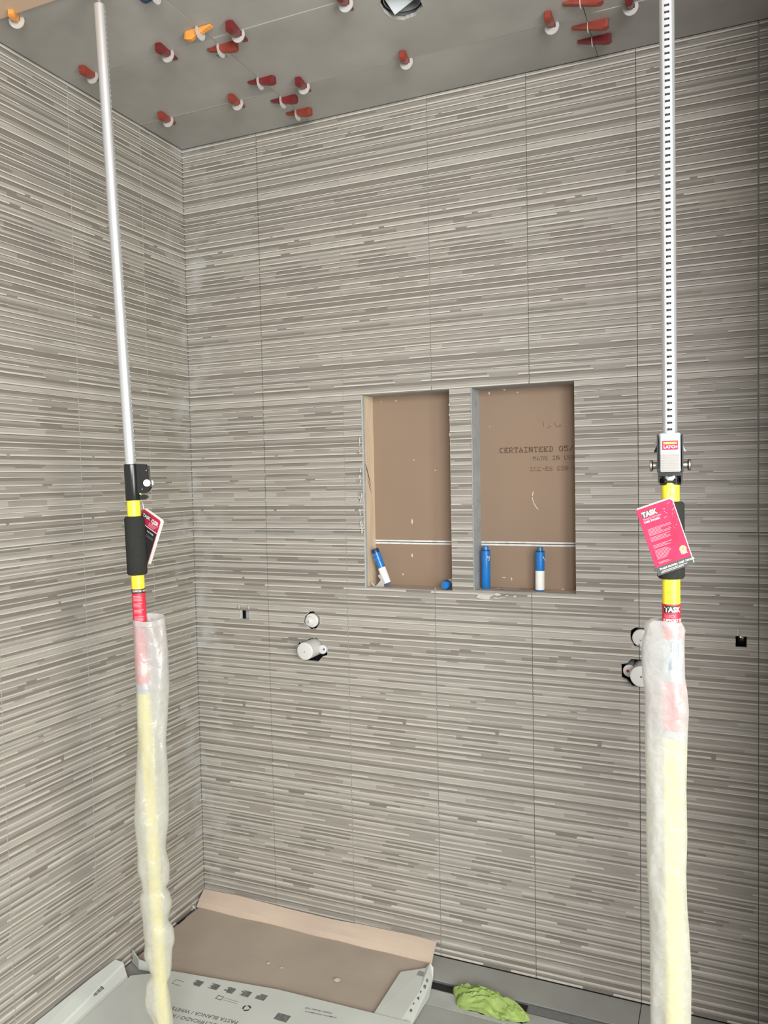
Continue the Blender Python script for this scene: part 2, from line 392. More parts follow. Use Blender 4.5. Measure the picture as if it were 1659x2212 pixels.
for i in range(7):
    y1 = -.2152 - .3027 * (i - 1) if i else -.0015
    for z, me0 in ((.002, mesh_lo), (HJ + .0012, mesh_up)):
        w = (TW - GAP)
        if i == 0:
            w0 = .2152 - .003; me = slab_mesh('wall_tile_corner', w0, LOWH if z < 1 else UPH, .009, [(a, b, [(max(s[0] - (w - w0), 0), s[1] - (w - w0), s[2]) for s in sg if s[1] - (w - w0) > .004]) for a, b, sg in (bands_lo if z < 1 else bands_up)])
            ww = w0
        else: me = me0; ww = w
        o = bpy.data.objects.new('wall_tile', me); col.objects.link(o); o.parent = wall_left
        o.rotation_euler = (0, 0, math.pi / 2); o.scale.x = 1.0 if i == 0 else 1.010
        o.location = (0, y1 - (ww * o.scale.x), z)
wall_right = struct(box('wall_right', 1.9095, 2.02, -.80, .0225, 0, HC + .02, M['cement']))
for i in range(3):
    for z, me0 in ((.002, mesh_lo), (HJ + .0012, mesh_up)):
        o = bpy.data.objects.new('wall_tile', me0); col.objects.link(o); o.parent = wall_right
        o.rotation_euler = (0, 0, -math.pi / 2); o.location = (1.90, -.0015 - i * .27, z); o.scale.x = .9
cav = box('wall_cavity', -.02, 2.2, .105, .12, 0, HC, M['dark'], wall_back)

# niches (parts of the back wall)
def niche(n, left_mat, top_mat, bot_mat, lname):
    x0, x1, z0, z1 = n
    box(lname, x0 - .038, x0 - .0005, .0225, .0905, z0 - .04, z1 + .04, left_mat, wall_back)
    box('niche_lintel', x0, x1 + .04, .0225, .0905, z1 + .0005, z1 + .03, top_mat, wall_back)
    box('niche_sill', x0 - .0, x1 + .04, .0095, .0905, z0 - .035, z0 - .0005, bot_mat, wall_back)
    box('niche_jamb', x1 + .0005, x1 + .038, .0225, .0905, z0 - .035, z1 + .03, M['wood'], wall_back)
    zj = 1.2950
    up = box('drywall_sheet', x0 - .02, x1 + .03, .091, .103, zj + .0065, z1 + .03, M['gyp'], wall_back)
    lo = box('drywall_sheet', x0 - .02, x1 + .03, .091, .103, z0 - .03, zj - .0065, M['gyp'], wall_back)
    box('gypsum_edge', x0 - .02, x1 + .03, .0912, .103, zj + .0012, zj + .0066, M['gyp_edge'], wall_back)
    box('gypsum_edge', x0 - .02, x1 + .03, .0912, .103, zj - .0066, zj - .0012, M['gyp_edge'], wall_back)
    return up, lo
up1, lo1 = niche(N1, M['wood'], M['cement'], M['wood_x'], 'wood_stud')
up2, lo2 = niche(N2, M['cement'], M['cement'], M['wood_x'], 'cement_side_board')
# knot crack in the stud, screw heads in the side board
XS = N1[0] - .0004
pyobj('wood_split', [(XS + .0005, .018, 1.555), (XS + .0005, .024, 1.54), (XS + .0005, .045, 1.505), (XS + .0005, .062, 1.475), (XS + .0005, .055, 1.498), (XS + .0005, .034, 1.535)], [(0, 1, 2, 3, 4, 5)], M['pencil'], wall_back)
pyobj('wood_split', [(XS + .0005, .03, 1.52), (XS + .0005, .05, 1.482), (XS + .0005, .068, 1.452), (XS + .0005, .05, 1.474)], [(0, 1, 2, 3)], M['pencil'], wall_back)
for z in (1.725, 1.43, 1.215):
    lathe('screw_head', [(.0035, 0), (.003, .0012)], M['screw'], wall_back, 12, axis_mw((N2[0] - .0004, .052, z), (1, 0, 0)))
# plaster crumbs on the drywall
rnd = random.Random(5)
def flake(x, z, sx, sz, m, y=.0905, parent=wall_back, name='plaster_fleck', th=.0007, seed=0):
    r = random.Random(seed or int(x * 9999 + z * 777)); n = 7
    poly = [((.55 + .45 * r.random()) * sx * math.cos(2 * math.pi * k / n), (.55 + .45 * r.random()) * sz * math.sin(2 * math.pi * k / n)) for k in range(n)]
    return prism(name, poly, th, m, parent, Matrix.Translation((x, y + .0004, z)) @ Matrix.Rotation(math.pi / 2, 4, 'X'))
for x, z, a, b in ((.79, 1.36, .0025, .012), (.788, 1.252, .0025, .009), (.755, 1.19, .002, .004), (.872, 1.525, .004, .0018), (.80, 1.56, .003, .002), (.742, 1.752, .0035, .002), (.69, 1.752, .002, .003), (.70, 1.30, .001, .006),
                   (1.052, 1.757, .003, .005), (1.10, 1.765, .005, .002), (1.14, 1.755, .004, .002), (1.052, 1.655, .003, .001), (1.09, 1.19, .008, .0015), (1.115, 1.187, .002, .006), (1.27, 1.16, .004, .002), (.84, 1.15, .004, .001)):
    flake(x, z, a, b, M['gyp_edge'])
pts = [(1.1815 + .012 * (t ** 2) - .006 + .012 * max(0, t), .0906, 1.4245 - .031 * t) for t in [k / 8 - 1 for k in range(17)]]
tube_path('scratch_arc', [(1.183 + .0105 * ((z - 1.4335) / .03) ** 2 + (1.424 - z) * .10, .0906, z) for z in [1.455 - .0035 * k for k in range(17)]], [.0003] + [.0014] * 15 + [.0003], M['gyp_edge'], wall_back, 6)
# dot-matrix stamp on the right sheet
G = {'C': ["01111", "11000", "10000", "10000", "10000", "11000", "01111"], 'E': ["11111", "10001", "10100", "11100", "10100", "10001", "11111"], 'R': ["11110", "10001", "10001", "11110", "10100", "10010", "11001"],
     'T': ["11111", "10101", "00100", "00100", "00100", "00100", "01110"], 'A': ["00100", "00100", "01010", "01010", "11111", "10001", "11011"], 'I': ["11111", "00100", "00100", "00100", "00100", "00100", "11111"],
     'N': ["11011", "11001", "11101", "10101", "10111", "10011", "11001"], 'D': ["11110", "01001", "01001", "01001", "01001", "01001", "11110"], '0': ["01110", "11001", "10001", "10001", "10001", "10011", "01110"],
     '5': ["11111", "10000", "11110", "00001", "00001", "10001", "01110"], '/': ["00001", "00010", "00010", "00100", "01000", "01000", "10000"], 'M': ["10001", "11011", "10101", "10101", "10001", "10001", "10001"],
     'U': ["10001", "10001", "10001", "10001", "10001", "10001", "01110"], 'S': ["01111", "10001", "10000", "01110", "00001", "10001", "11110"], '-': ["00000", "00000", "00000", "11111", "00000", "00000", "00000"],
     'P': ["11110", "10001", "10001", "11110", "10000", "10000", "10000"], '3': ["11110", "00001", "00001", "01110", "00001", "00001", "11110"], ' ': ["00000"] * 7}
def dots(s, x0, z0, adv, hgt, dot, slope=0, drop=0):
    V = []; Fa = []; r = random.Random(len(s))
    for i, ch in enumerate(s):
        for rr, row in enumerate(G[ch]):
            for cc, b in enumerate(row):
                if b == '1' and r.random() > drop:
                    x = x0 + i * adv + cc * adv * .80 / 5; z = z0 + (6 - rr) * hgt / 7 + slope * (x - x0); k = len(V); d = dot
                    V += [(x - d, .0907, z - d), (x + d, .0907, z - d), (x + d, .0907, z + d), (x - d, .0907, z + d)]; Fa.append((k, k + 1, k + 2, k + 3))
    return pyobj('stamped_text', V, Fa, M['bink'], wall_back)
dots('CERTAINTEED 05/', 1.0835, 1.5735, .01505, .0165, .00125, .0)
dots('MADE IN USA', 1.1855, 1.5485, .0117, .0125, .00085, .0, .08)
dots('ICC-ES ESR-3', 1.1765, 1.5165, .0117, .0125, .00085, .0, .15)
for pts in ([(1.2165, 1.665), (1.2175, 1.657), (1.2185, 1.648)], [(1.227, 1.645), (1.231, 1.6435), (1.236, 1.646), (1.2335, 1.652), (1.236, 1.646), (1.243, 1.648)], [(1.2495, 1.661), (1.254, 1.650), (1.257, 1.644)], [(1.257, 1.644), (1.261, 1.645), (1.265, 1.650), (1.269, 1.651), (1.2695, 1.647), (1.266, 1.6455), (1.261, 1.6455)], [(1.2365, 1.6575), (1.2375, 1.6575)]):
    tube_path('handwritten_stroke', [(a, .0908, b) for a, b in pts], .0006, M['pencil'], wall_back, 5)
# thinset smears around the openings
r = random.Random(8)
for k in range(16):
    z = r.uniform(1.33, 1.64); flake(N1[0] - r.uniform(.002, .011), z, r.uniform(.002, .006), r.uniform(.004, .014), M['smear'], -.0035, name='thinset_smear', th=.0025, seed=k + 1)
for k in range(9):
    flake(1.04 + r.uniform(0, .14), N2[2] - r.uniform(.006, .022), r.uniform(.006, .018), r.uniform(.002, .006), M['smear'], -.0035, name='thinset_smear', th=.0025, seed=k + 40)
for z, a in ((1.72, .006), (1.63, .008), (1.69, .004)): flake(N1[1] + .001, z, .002, a, M['smear'], -.0035, name='thinset_smear', th=.0025)
for x, z0, z1, w in ((.199 - .02, 1.062, 1.082, .003), (.219, 1.062, 1.082, .003), (1.742, 1.068, 1.09, .0035)):
    flake(x + .004, (z0 + z1) / 2, w, (z1 - z0) / 2, M['smear'], -.0035, name='thinset_smear', th=.002)
flake(1.055, 1.142, .03, .010, M['smear'], -.0032, name='thinset_smear', th=.0022, seed=91)

# ------------------------------------------------------------------ ceiling
bm = bmesh.new()
for a, b, c, d in ((-.03, 2.2, -1.25, -.512), (-.03, 2.2, -.378, .03), (-.03, .934, -.512, -.378), (1.062, 2.2, -.512, -.378)): add_box(bm, a, b, c, d, HC + .0095, HC + .03)
ceiling = struct(bmobj('ceiling', bm, M['mortar']))
LH = [(0.9515, -0.4747), (0.9479, -0.441), (0.9551, -0.4053), (0.979, -0.3875), (1.0134, -0.393), (1.0427, -0.4193), (1.0475, -0.455), (1.035, -0.49), (1.0, -0.503), (.965, -.495)]
SMH = [(.462, -.452), (.486, -.449), (.486, -.433), (.460, -.436)]
def ceil_tile(x0, x1, y0, y1, dz):
    w, h = x1 - x0, y1 - y0; hs = []
    for p in (LH, SMH):
        q = [(a - x0, b - y0) for a, b in p]
        if max(a for a, b in q) > 0 and min(a for a, b in q) < w and max(b for a, b in q) > 0 and min(b for a, b in q) < h: hs.append(poly_iv(q))
    me = slab_mesh('ceiling_tile', w, h, .009, None, hs, ST=.002)
    # local (x, y, z) -> (x, z, -y): front (-y) faces down
    me.transform(Matrix(((1, 0, 0, 0), (0, 0, 1, 0), (0, 1, 0, 0), (0, 0, 0, 1)))); me.flip_normals()
    me.materials.clear(); me.materials.append(M['ceil_tile'])
    o = bpy.data.objects.new('ceiling_tile', me); col.objects.link(o); o.parent = ceiling; o.location = (x0, y0, HC + dz)
rr = random.Random(4); xc = (0, .4995, 1.3971, 1.93); yc = (-.822, -.5222, -.2137, 0)
for i in range(3):
    for j in range(3): ceil_tile(xc[i] + .0007, xc[i + 1] - .0007, yc[j] + (.0012 if j else 0), yc[j + 1] - .0012, (0, .0012, .0006)[(i + 2 * j) % 3] - .0004)
struct(box('trim_1', -.03, 2.2, -1.25, -.8225, HC - .006, HC + .0094, M['header']))
# pale strips in the cross joints, painting in light caught on tile edges
for y in (yc[1], yc[2]):
    for i in range(3): box('lit_joint_strip', xc[i] + .002, xc[i + 1] - .004, y - .0011, y + .0011, HC - .0003, HC + .009, M['clip'], ceiling)
# light fixture in the hole
lf = thing('recessed_light', 'round recessed light housing with a square white plate showing in the ceiling hole', 'light', (.998, -.445, HC))
lathe('housing', [(.064, .0095), (.058, .0095), (.056, .075), (.056, .08), (.001, .08)], M['steel'], lf, 32, cap=False)
rg = lathe('inner_ring', [(.044, .012), (.046, .012), (.047, .04), (.043, .04)], M['silver'], lf, 32, cap=False)
A = Vector((.9721, -.4286, 2.6400)); ux = Vector((-.011, -.034, .020)).normalized(); uy = Vector((.051, -.0048, .020)).normalized()
mw = Matrix.Translation(-Vector((.998, -.445, HC))) @ frame(A, ux, uy); 
s = 1 if (frame(A, ux, uy).to_3x3() @ Vector((0, 0, 1))).z > 0 else -1
prism('square_plate', [(0, 0), (.050, 0), (.050, .056), (0, .056)], .004 * s, M['lens'], lf, mw)
prism('plate_box', [(.001, .001), (.049, .001), (.049, .055), (.001, .055)], .022 * s, M['steel'], lf, mw @ Matrix.Translation((0, 0, .004 * s)))

# levelling clips
def clip_thing(x, y, kind, m, label, flip=1, tilt=0, push=0.0, dsc=1.0, big=1.0):
    """kind 'X': on a joint running along X, wedge along Y, thick end toward the room. kind 'Y': wedge along X"""
    rz = (0 if kind == 'X' else math.pi / 2) + tilt
    if flip < 0: rz += math.pi
    t = thing('leveling_clip', label, 'tile clip', (x, y, HC), 'tile leveling clips on the ceiling')
    t.rotation_euler = (0, 0, rz)
    # wedge: local -y = thick end; hangs under the ceiling
    L0, L1 = -.042 * big - push, .038 * big - push; w = .0085 * big; hh = .021 * big
    v = [(-w * 1.05, L0, -.0005), (w * 1.05, L0, -.0005), (w * 1.05, L0, -hh), (-w * 1.05, L0, -hh), (-w * .8, L0 - .006, -.002), (w * .8, L0 - .006, -.002), (w * .8, L0 - .007, -hh * .86), (-w * .8, L0 - .007, -hh * .86),
         (-w * .8, L1, -.0005), (w * .8, L1, -.0005), (w * .7, L1, -.0045), (-w * .7, L1, -.0045), (-w * .5, L0 + .012, -hh - .0015), (w * .5, L0 + .012, -hh - .0015)]
    f = [(4, 5, 6, 7), (0, 1, 5, 4), (1, 2, 6, 5), (2, 3, 7, 6), (3, 0, 4, 7), (0, 8, 9, 1), (1, 9, 10, 13, 2), (0, 3, 12, 11, 8), (2, 13, 12, 3), (13, 10, 11, 12), (8, 11, 10, 9)]
    pyobj('wedge', v, f, m, t)
    # strap: half-moon plate hanging across the wedge with a window for it
    R = .0185 * dsc; n = 20; V = []; Fa = []; th = .0011
    out = [(-R * .82, 0), ] + [(R * math.cos(math.pi + math.pi * k / n), -.006 * dsc + R * .0 + -.0 - R * 1.0 * abs(math.sin(math.pi * k / n)) * 1.05) for k in range(n + 1)] + [(R * .82, 0)]
    wn = w + .001
    zt = -.0125 * big   # window bottom
    bm = bmesh.new()
    # arc plate below the wedge window
    outer = [(R * math.cos(math.pi + math.pi * k / n), -.008 - R * 1.12 * math.sin(math.pi * k / n)) for k in range(n + 1)]
    inner = [(max(-wn, min(wn, wn * 1.0 * math.cos(math.pi + math.pi * k / n) * 1.6)), -.008 - (abs(zt) - .008) * min(1, 1.6 * math.sin(math.pi * k / n))) for k in range(n + 1)]
    outer = [(-R * .9, 0)] + outer + [(R * .9, 0)]; inner = [(-wn, 0)] + inner + [(wn, 0)]
    rows = []
    for yy in (-th, th): rows.append(([bm.verts.new((a, yy, b)) for a, b in outer], [bm.verts.new((a, yy, b)) for a, b in inner]))
    K = len(outer)
    for k in range(K - 1):
        for o_, i_ in rows: bm.faces.new((o_[k], o_[k + 1], i_[k + 1], i_[k]))
        bm.faces.new((rows[0][0][k], rows[1][0][k], rows[1][0][k + 1], rows[0][0][k + 1])); bm.faces.new((rows[0][1][k], rows[0][1][k + 1], rows[1][1][k + 1], rows[1][1][k]))
    for a in (0, K - 1): bm.faces.new((rows[0][0][a], rows[1][0][a], rows[1][1][a], rows[0][1][a]))
    bmobj('strap', bm, M['clip'], t)
    return t
W1, W2, OR = M['wedge'], M['wedge2'], M['orange']
yA, yB, xJ, xK = yc[1], yc[2], xc[1], xc[2]
clip_thing(.098, yA, 'X', W2, 'red wedge clip on the ceiling just left of the chrome pole', tilt=.10)
clip_thing(.358, yA, 'X', W1, 'dark red wedge clip right of the chrome pole, left of the orange one', tilt=.08)
clip_thing(.579, yA, 'X', W1, 'dark red wedge clip just right of the orange wedge clip', tilt=.12, big=1.12)
clip_thing(.884, yA, 'X', W1, 'dark red wedge clip cut off by the top edge, left of the ceiling light', tilt=.10)
clip_thing(.112, yB, 'X', W2, 'red wedge clip nearest the left back corner of the ceiling', tilt=.12)
clip_thing(.3705, yB, 'X', W2, 'short red wedge clip left of the cluster of three sideways wedges', tilt=.10)
clip_thing(.598, yB, 'X', W1, 'dark red wedge clip just above and right of the sideways cluster', tilt=.10)
clip_thing(.917, yB, 'X', W2, 'lone red wedge clip below the ceiling light hole', tilt=.12)
clip_thing(1.314, yB, 'X', W2, 'red wedge clip with bright white strap, left of the three stacked sideways wedges', tilt=0, push=.012)
clip_thing(1.5055, yB, 'X', W1, 'dark red wedge clip beside the slotted pole, cut off by the top edge', tilt=0)
clip_thing(xJ, -.573, 'Y', OR, 'orange wedge clip lying sideways near the top left', flip=-1, tilt=-.05, big=.95)
clip_thing(xJ, -.483, 'Y', W2, 'brownish red sideways wedge clip over the small hole in the ceiling', flip=1, tilt=-.02, big=1.05)
clip_thing(xJ, -.292, 'Y', W1, 'topmost sideways red wedge clip of the three by the back wall', flip=1)
clip_thing(xJ, -.167, 'Y', W1, 'middle sideways red wedge clip of the three by the back wall', flip=1)
clip_thing(xJ, -.077, 'Y', W2, 'lowest sideways red wedge clip of the three, nearest the back wall', flip=1)
clip_thing(xK, -.285, 'Y', W2, 'dusty red sideways wedge clip cut by the top edge, right part of ceiling', flip=1, dsc=.7, big=1.1)
clip_thing(xK, -.170, 'Y', W2, 'bright brick red sideways wedge clip, middle of the right hand three', flip=1, dsc=.7, big=1.05)
clip_thing(xK, -.098, 'Y', W1, 'dark red sideways wedge clip of the right hand three, closest to the tiled wall', flip=1, dsc=.7)
clip_thing(.128, -.805, 'X', OR, 'orange wedge clip in the far top left corner by the peach header', tilt=.5, push=-.004, big=.9)
clip_thing(.4985, -.742, 'Y', M['dblue'], 'clip with a dark wedge barely showing at the top edge right of the chrome pole', flip=-1, big=.8)

# ------------------------------------------------------------------ floor
floor = struct(box('floor', -.03, 2.2, -3.0, .0225, -.04, -.0095, M['mortar']))
def ftile(x0, x1, y0, y1, m, dz=0): box('floor_tile', x0 + .001, x1 - .001, y0 + .001, y1 - .001, -.009, dz, m, floor, .0008)
for x0, x1 in ((0, .4995), (.4995, 1.4965), (1.4965, 1.905)):
    ftile(x0, x1, -.116, -.001, M['floor'])
    ftile(x0, x1, -.226, -.158, M['floor2'])
    for k in range(3): ftile(x0, x1, -.226 - (k + 1) * .6, -.226 - k * .6, M['floor'], -.0)
dr = tag(box('linear_drain', .30, 1.62, -.1575, -.1165, -.0094, -.006, M['steel']), 'long narrow metal drain channel recessed in the grey floor beside the back wall', 'drain')
bm = bmesh.new()
add_box(bm, .30, 1.62, -.1575, -.1555, -.006, -.001); add_box(bm, .30, 1.62, -.1185, -.1165, -.006, -.001)
bmobj('channel_rim', bm, M['steel'], dr)
box('dark_slot', .9, 1.20, -.153, -.121, -.006, -.0045, M['dark'], dr)
box('grate_plate', 1.205, 1.618, -.153, -.121, -.006, -.002, M['steel'], dr)

# ------------------------------------------------------------------ cardboard
def sheet(name, fn, nu, nv, th, m, parent=None):
    V = []; Fa = []
    for s in (0, 1):
        for i in range(nu + 1):
            for j in range(nv + 1):
                p = Vector(fn(i / nu, j / nv)); V.append((p.x, p.y, p.z - s * th))
    n = (nu + 1) * (nv + 1); ix = lambda i, j: i * (nv + 1) + j
    for i in range(nu):
        for j in range(nv):
            q = (ix(i, j), ix(i + 1, j), ix(i + 1, j + 1), ix(i, j + 1)); Fa.append(q); Fa.append(tuple(n + a for a in q[::-1]))
    for i in range(nu):
        Fa.append((ix(i, 0), n + ix(i, 0), n + ix(i + 1, 0), ix(i + 1, 0))); Fa.append((ix(i, nv), ix(i + 1, nv), n + ix(i + 1, nv), n + ix(i, nv)))
    for j in range(nv):
        Fa.append((ix(0, j), ix(0, j + 1), n + ix(0, j + 1), n + ix(0, j))); Fa.append((ix(nu, j), n + ix(nu, j), n + ix(nu, j + 1), ix(nu, j + 1)))
    return pyobj(name, V, Fa, m, parent)
def nz(x, y, s, a): return a * noise.noise(Vector((x * s, y * s, 3.7)))
cb = thing('flattened_carton', 'flattened brown cardboard carton on the floor with one edge bent up against the back wall', 'cardboard', (0, 0, 0))
sheet('carton_base', lambda u, v: (.010 + .875 * u + .012 * (1 - v) * (1 - u), -.062 - .33 * v, .012 + nz(u * 2, v, 2.2, .004) - .003 * math.sin(3.1 * v)), 24, 10, .004, M['card'], cb)
sheet('back_flap', lambda u, v: (.006 + .882 * u - .010 * (1 - v) * u * 0 + (.004 if u < .02 else 0), -.062 + .046 * (1 - v) + nz(u * 3, v, 3, .003), .0125 + (.041 + .003 * math.sin(u * 9)) * (1 - v) ** .8), 24, 4, .003, M['cardf'], cb)
pyobj('left_flap', [(.014, -.392, .006), (.055, -.412, .006), (.16, -.402, .006), (.16, -.402, .024), (.055, -.412, .036), (.012, -.390, .044), (.015, -.389, .006), (.056, -.409, .006), (.16, -.399, .006), (.16, -.399, .024), (.056, -.409, .036), (.013, -.387, .044)],
      [(0, 1, 4, 5), (1, 2, 3, 4), (11, 10, 7, 6), (10, 9, 8, 7), (0, 6, 7, 1), (1, 7, 8, 2), (2, 8, 9, 3), (3, 9, 10, 4), (4, 10, 11, 5), (5, 11, 6, 0)], M['cwhite'], cb)
pyobj('torn_crumb', [(.018, -.084, .018), (.03, -.09, .02), (.026, -.10, .032), (.012, -.095, .03), (.02, -.09, .034)], [(0, 1, 2, 3), (3, 2, 4), (0, 3, 4), (1, 4, 2), (0, 4, 1)], M['paper'], cb)
for x, y, sx in ((.655, -.325, .012), (.42, -.33, .006), (.47, -.335, .004)):
    prism('paste_mark', [(sx * math.cos(a) * (1 if k % 2 else .7), sx * .6 * math.sin(a)) for k, a in enumerate([2 * math.pi * q / 9 for q in range(9)])], .0008, M['gyp_edge'], cb, Matrix.Translation((x, y + .08, .0145)))
sf = thing('white_carton_flap', 'white torn carton flap with dark smudges, beside the green cloth', 'cardboard', (0, 0, 0))
def quadslab(name, p, th, m, parent):
    V = [Vector(a) for a in p]; n = len(V); V += [a - Vector((0, 0, th)) for a in V]
    f = [tuple(range(n)), tuple(range(2 * n - 1, n - 1, -1))] + [(i, i + n, (i + 1) % n + n, (i + 1) % n) for i in range(n)]
    return pyobj(name, V, f, m, parent)
quadslab('flap_panel', [(.820, -.150, .022), (.884, -.108, .024), (.905, -.215, .023), (.900, -.352, .022), (.820, -.368, .022)], .003, M['cwhite'], sf)
quadslab('flap_edge_fold', [(.884, -.108, .024), (.892, -.088, .030), (.905, -.095, .022), (.912, -.120, .004), (.930, -.200, .006), (.928, -.3475, .010), (.900, -.352, .022), (.905, -.215, .023)], .002, M['cwhite'], sf)
for k in range(6): box('smudge', .905 + .003 * (k % 2), .909 + .004 * (k % 2), -.16 - k * .028, -.152 - k * .028, .0155, .0215, M['gink'], sf)
for k in range(7): box('barcode_bar', .872 + .0035 * k, .8735 + .0035 * k, -.150, -.128, .0238, .0245, M['gink'], sf)
wc = thing('printed_white_carton', 'white carton with upside-down grey printing on the floor in the foreground', 'box', (0, 0, 0))
ZW = .026
quadslab('top_panel', [(.075, -.470, ZW), (.182, -.405, ZW), (.52, -.362, ZW), (.812, -.352, ZW), (.93, -.345, ZW - .002), (.96, -1.25, ZW), (.11, -1.25, ZW)], .004, M['cwhite'], wc)
quadslab('side_flap', [(.073, -.480, ZW), (.108, -1.25, ZW), (.010, -1.25, ZW + .03), (.008, -.56, ZW + .032), (.010, -.462, ZW + .03), (.032, -.452, ZW + .02), (.045, -.462, ZW + .004)], .003, M['cwhite'], wc)
bm = bmesh.new()
for k in range(9): add_box(bm, .030, .055, -.560 - .0045 * k - (.0015 if k % 3 == 0 else 0), -.5575 - .0045 * k, ZW + .0095, ZW + .0230)
o = bmobj('barcode', bm, M['gink'], wc)
o.data.transform(Matrix.Translation((0, 0, 0)))
me = o.data
for v in me.vertices:   # lie on the sloping flap
    v.co.z = ZW + .0008 + (.075 - v.co.x) / .067 * .030 + (.0002 if v.co.z > ZW + .016 else 0)
UD = lambda x, y: Matrix.Translation((x, y, ZW + .0003)) @ Matrix.Rotation(math.pi + .09, 4, 'Z')
text('printed_text', 'PASTA BLANCA / WHITE BODY', .019, M['gink'], wc, UD(.492, -.518), .01)
text('printed_text', 'RECTIFICADO / RECTIFIED', .019, M['gink'], wc, UD(.452, -.548), .01)
text('printed_text', 'PRESSED CERAMIC TILES', .0075, M['gink'], wc, UD(.715, -.393), .01)
text('printed_text', 'PAVIMENTOS / REVESTIMIENTOS', .0065, M['gink'], wc, UD(.735, -.405), .01)
for k, (x, y) in enumerate(((.285, -.425), (.340, -.420), (.392, -.417), (.444, -.413), (.494, -.409))):
    r = random.Random(k); bm = bmesh.new()
    for j in range(9): add_box(bm, x - .016 + r.uniform(0, .012), x + .016, y - .012 + j * .0027, y - .0100 + j * .0027, ZW, ZW + .0005)
    bmobj('printed_icon', bm, M['gink'], wc)
bm = bmesh.new(); add_box(bm, .575, .615, -.475, -.448, ZW, ZW + .0005); bmobj('printed_icon', bm, M['gink'], wc)
for a, b, c, d in ((.375, .395, -.464, -.462), (.375, .395, -.450, -.448), (.375, .377, -.464, -.448), (.393, .395, -.464, -.448), (.40, .445, -.452, -.4512), (.40, .445, -.460, -.4592), (.215, .245, -.455, -.4535), (.215, .245, -.436, -.4345), (.215, .2165, -.455, -.4345)): box('printed_rule', a, b, c, d, ZW, ZW + .0005, M['gink'], wc)
for k in range(3):   # recycling arrows
    a = k * 2 * math.pi / 3 + .4; bm = bmesh.new()
    for j in range(6):
        t = a + j * .26; p = Vector((.482 + .010 * math.cos(t), -.465 + .010 * math.sin(t), ZW)); add_box(bm, p.x - .0022, p.x + .0022, p.y - .0022, p.y + .0022, ZW, ZW + .0005)
    bmobj('recycle_arrow', bm, M['gink'], wc)

# crumpled green cloth
def cloth():
    bm = bmesh.new(); bmesh.ops.create_icosphere(bm, subdivisions=5, radius=1)
    for v in bm.verts:
        p = v.co.copy(); ang = math.atan2(p.y, p.x)
        d = 1 + .22 * math.sin(3 * ang + 1) * .6 + .10 * math.sin(5 * ang)
        q = Vector((p.x * 1.3 + 3, p.y * 2.2, p.z * .8))
        ridge = 1 - abs(noise.noise(q * 1.5)) * 2; ridge2 = 1 - abs(noise.noise(q * 3.3 + Vector((5, 1, 2)))) * 2
        x = p.x * .100 * d; y = p.y * .040 * d; top = max(0, p.z)
        z = top ** .7 * (.018 + .020 * ridge + .008 * ridge2) * (1 - .35 * (p.x > .3) * (p.x - .3)) if p.z > 0 else p.z * .001
        y += .012 * (noise.noise(q * 2.1 + Vector((9, 9, 9)))) + .004 * ridge2
        # long folded tails at the right
        if p.x > .3: y -= (p.x - .3) * .035; x += (p.x - .3) * .02
        v.co = Vector((x, y, max(z, 0) + .0005))
    o = bmobj('crumpled_cloth', bm, M['cloth'], None, True, 25)
    return o
ck = cloth(); ck.location = (1.088, -.172, .0005); ck.rotation_euler = (0, 0, -.02)
tag(ck, 'crumpled lime green cloth lying on the grey floor by the drain', 'cloth')

# ------------------------------------------------------------------ niche contents
def bottle(name, label, base, top, cap='neck', wrap=None, rad=.0135, wl=(.02, .5), capm=None):
    b = Vector(base); a = Vector(top) - b; Lh = a.length
    t = thing(name, label, 'tube', mw=axis_mw(b, a)); r = rad
    lathe('body', [(r * .9, 0), (r, .002), (r, Lh * .66), (r * 1.045, Lh * .665), (r * 1.045, Lh * .885), (r * .98, Lh * .89)], M['blue'], t, 32)
    if cap == 'neck':
        lathe('collar', [(r * .7, Lh * .89), (r * .98, Lh * .892), (r * .98, Lh * .905), (r * .7, Lh * .91)], M['dblue'], t, 32)
        lathe('cap', [(r * .66, Lh * .90), (r * .68, Lh * .98), (r * .6, Lh)], capm or M['blue'], t, 24)
    else:
        lathe('cap', [(r * .98, Lh * .89), (r * 1.0, Lh * .97), (r * .9, Lh)], M['dblue'], t, 32)
    if wrap: lathe('white_label', [(r * 1.012, Lh * wl[0]), (r * 1.014, Lh * wl[0] + .0005), (r * 1.014, Lh * wl[1]), (r * 1.012, Lh * wl[1] + .0005)], wrap, t, 32, cap=False)
    rr = random.Random(len(label))
    for k in range(7):
        zz = Lh * rr.uniform(.66, .86); an = rr.uniform(-2.6, -.6)
        p = Vector((r * 1.05 * math.cos(an), r * 1.05 * math.sin(an), zz))
        bm = bmesh.new(); add_box(bm, -.0016, .0016, -.0004, .0004, -rr.uniform(.0015, .005), .002)
        bm.transform(Matrix.Translation(p) @ Matrix.Rotation(an + math.pi / 2, 4, 'Z')); bmobj('thinset_spot', bm, M['smear'], t)
    return t
bottle('blue_tube', 'blue tube leaning on the wooden stud in the left niche, lower half pale', (.7195, .045, 1.163), (.6765, .045, 1.2755), 'flat', M['paper'], .0125, (.03, .46))
bottle('blue_tube', 'all-blue tube standing against the grey side of the right niche', (1.0445, .05, 1.1600), (1.0455, .05, 1.2905), 'neck')
bottle('blue_tube', 'blue tube with white lower half standing in the middle of the right niche', (1.211, .045, 1.1600), (1.213, .045, 1.291), 'neck', M['paper'], .0135, (.03, .46), M['cap_teal'])
lb = thing('blue_tube', 'blue tube lying end-on in the right corner of the left niche', 'tube', mw=axis_mw((.935, .085, 1.1715), (-.012, -.095, -.0005)))
lathe('body', [(.0125, 0), (.0145, .002), (.0145, .055), (.0135, .056)], M['paper'], lb)
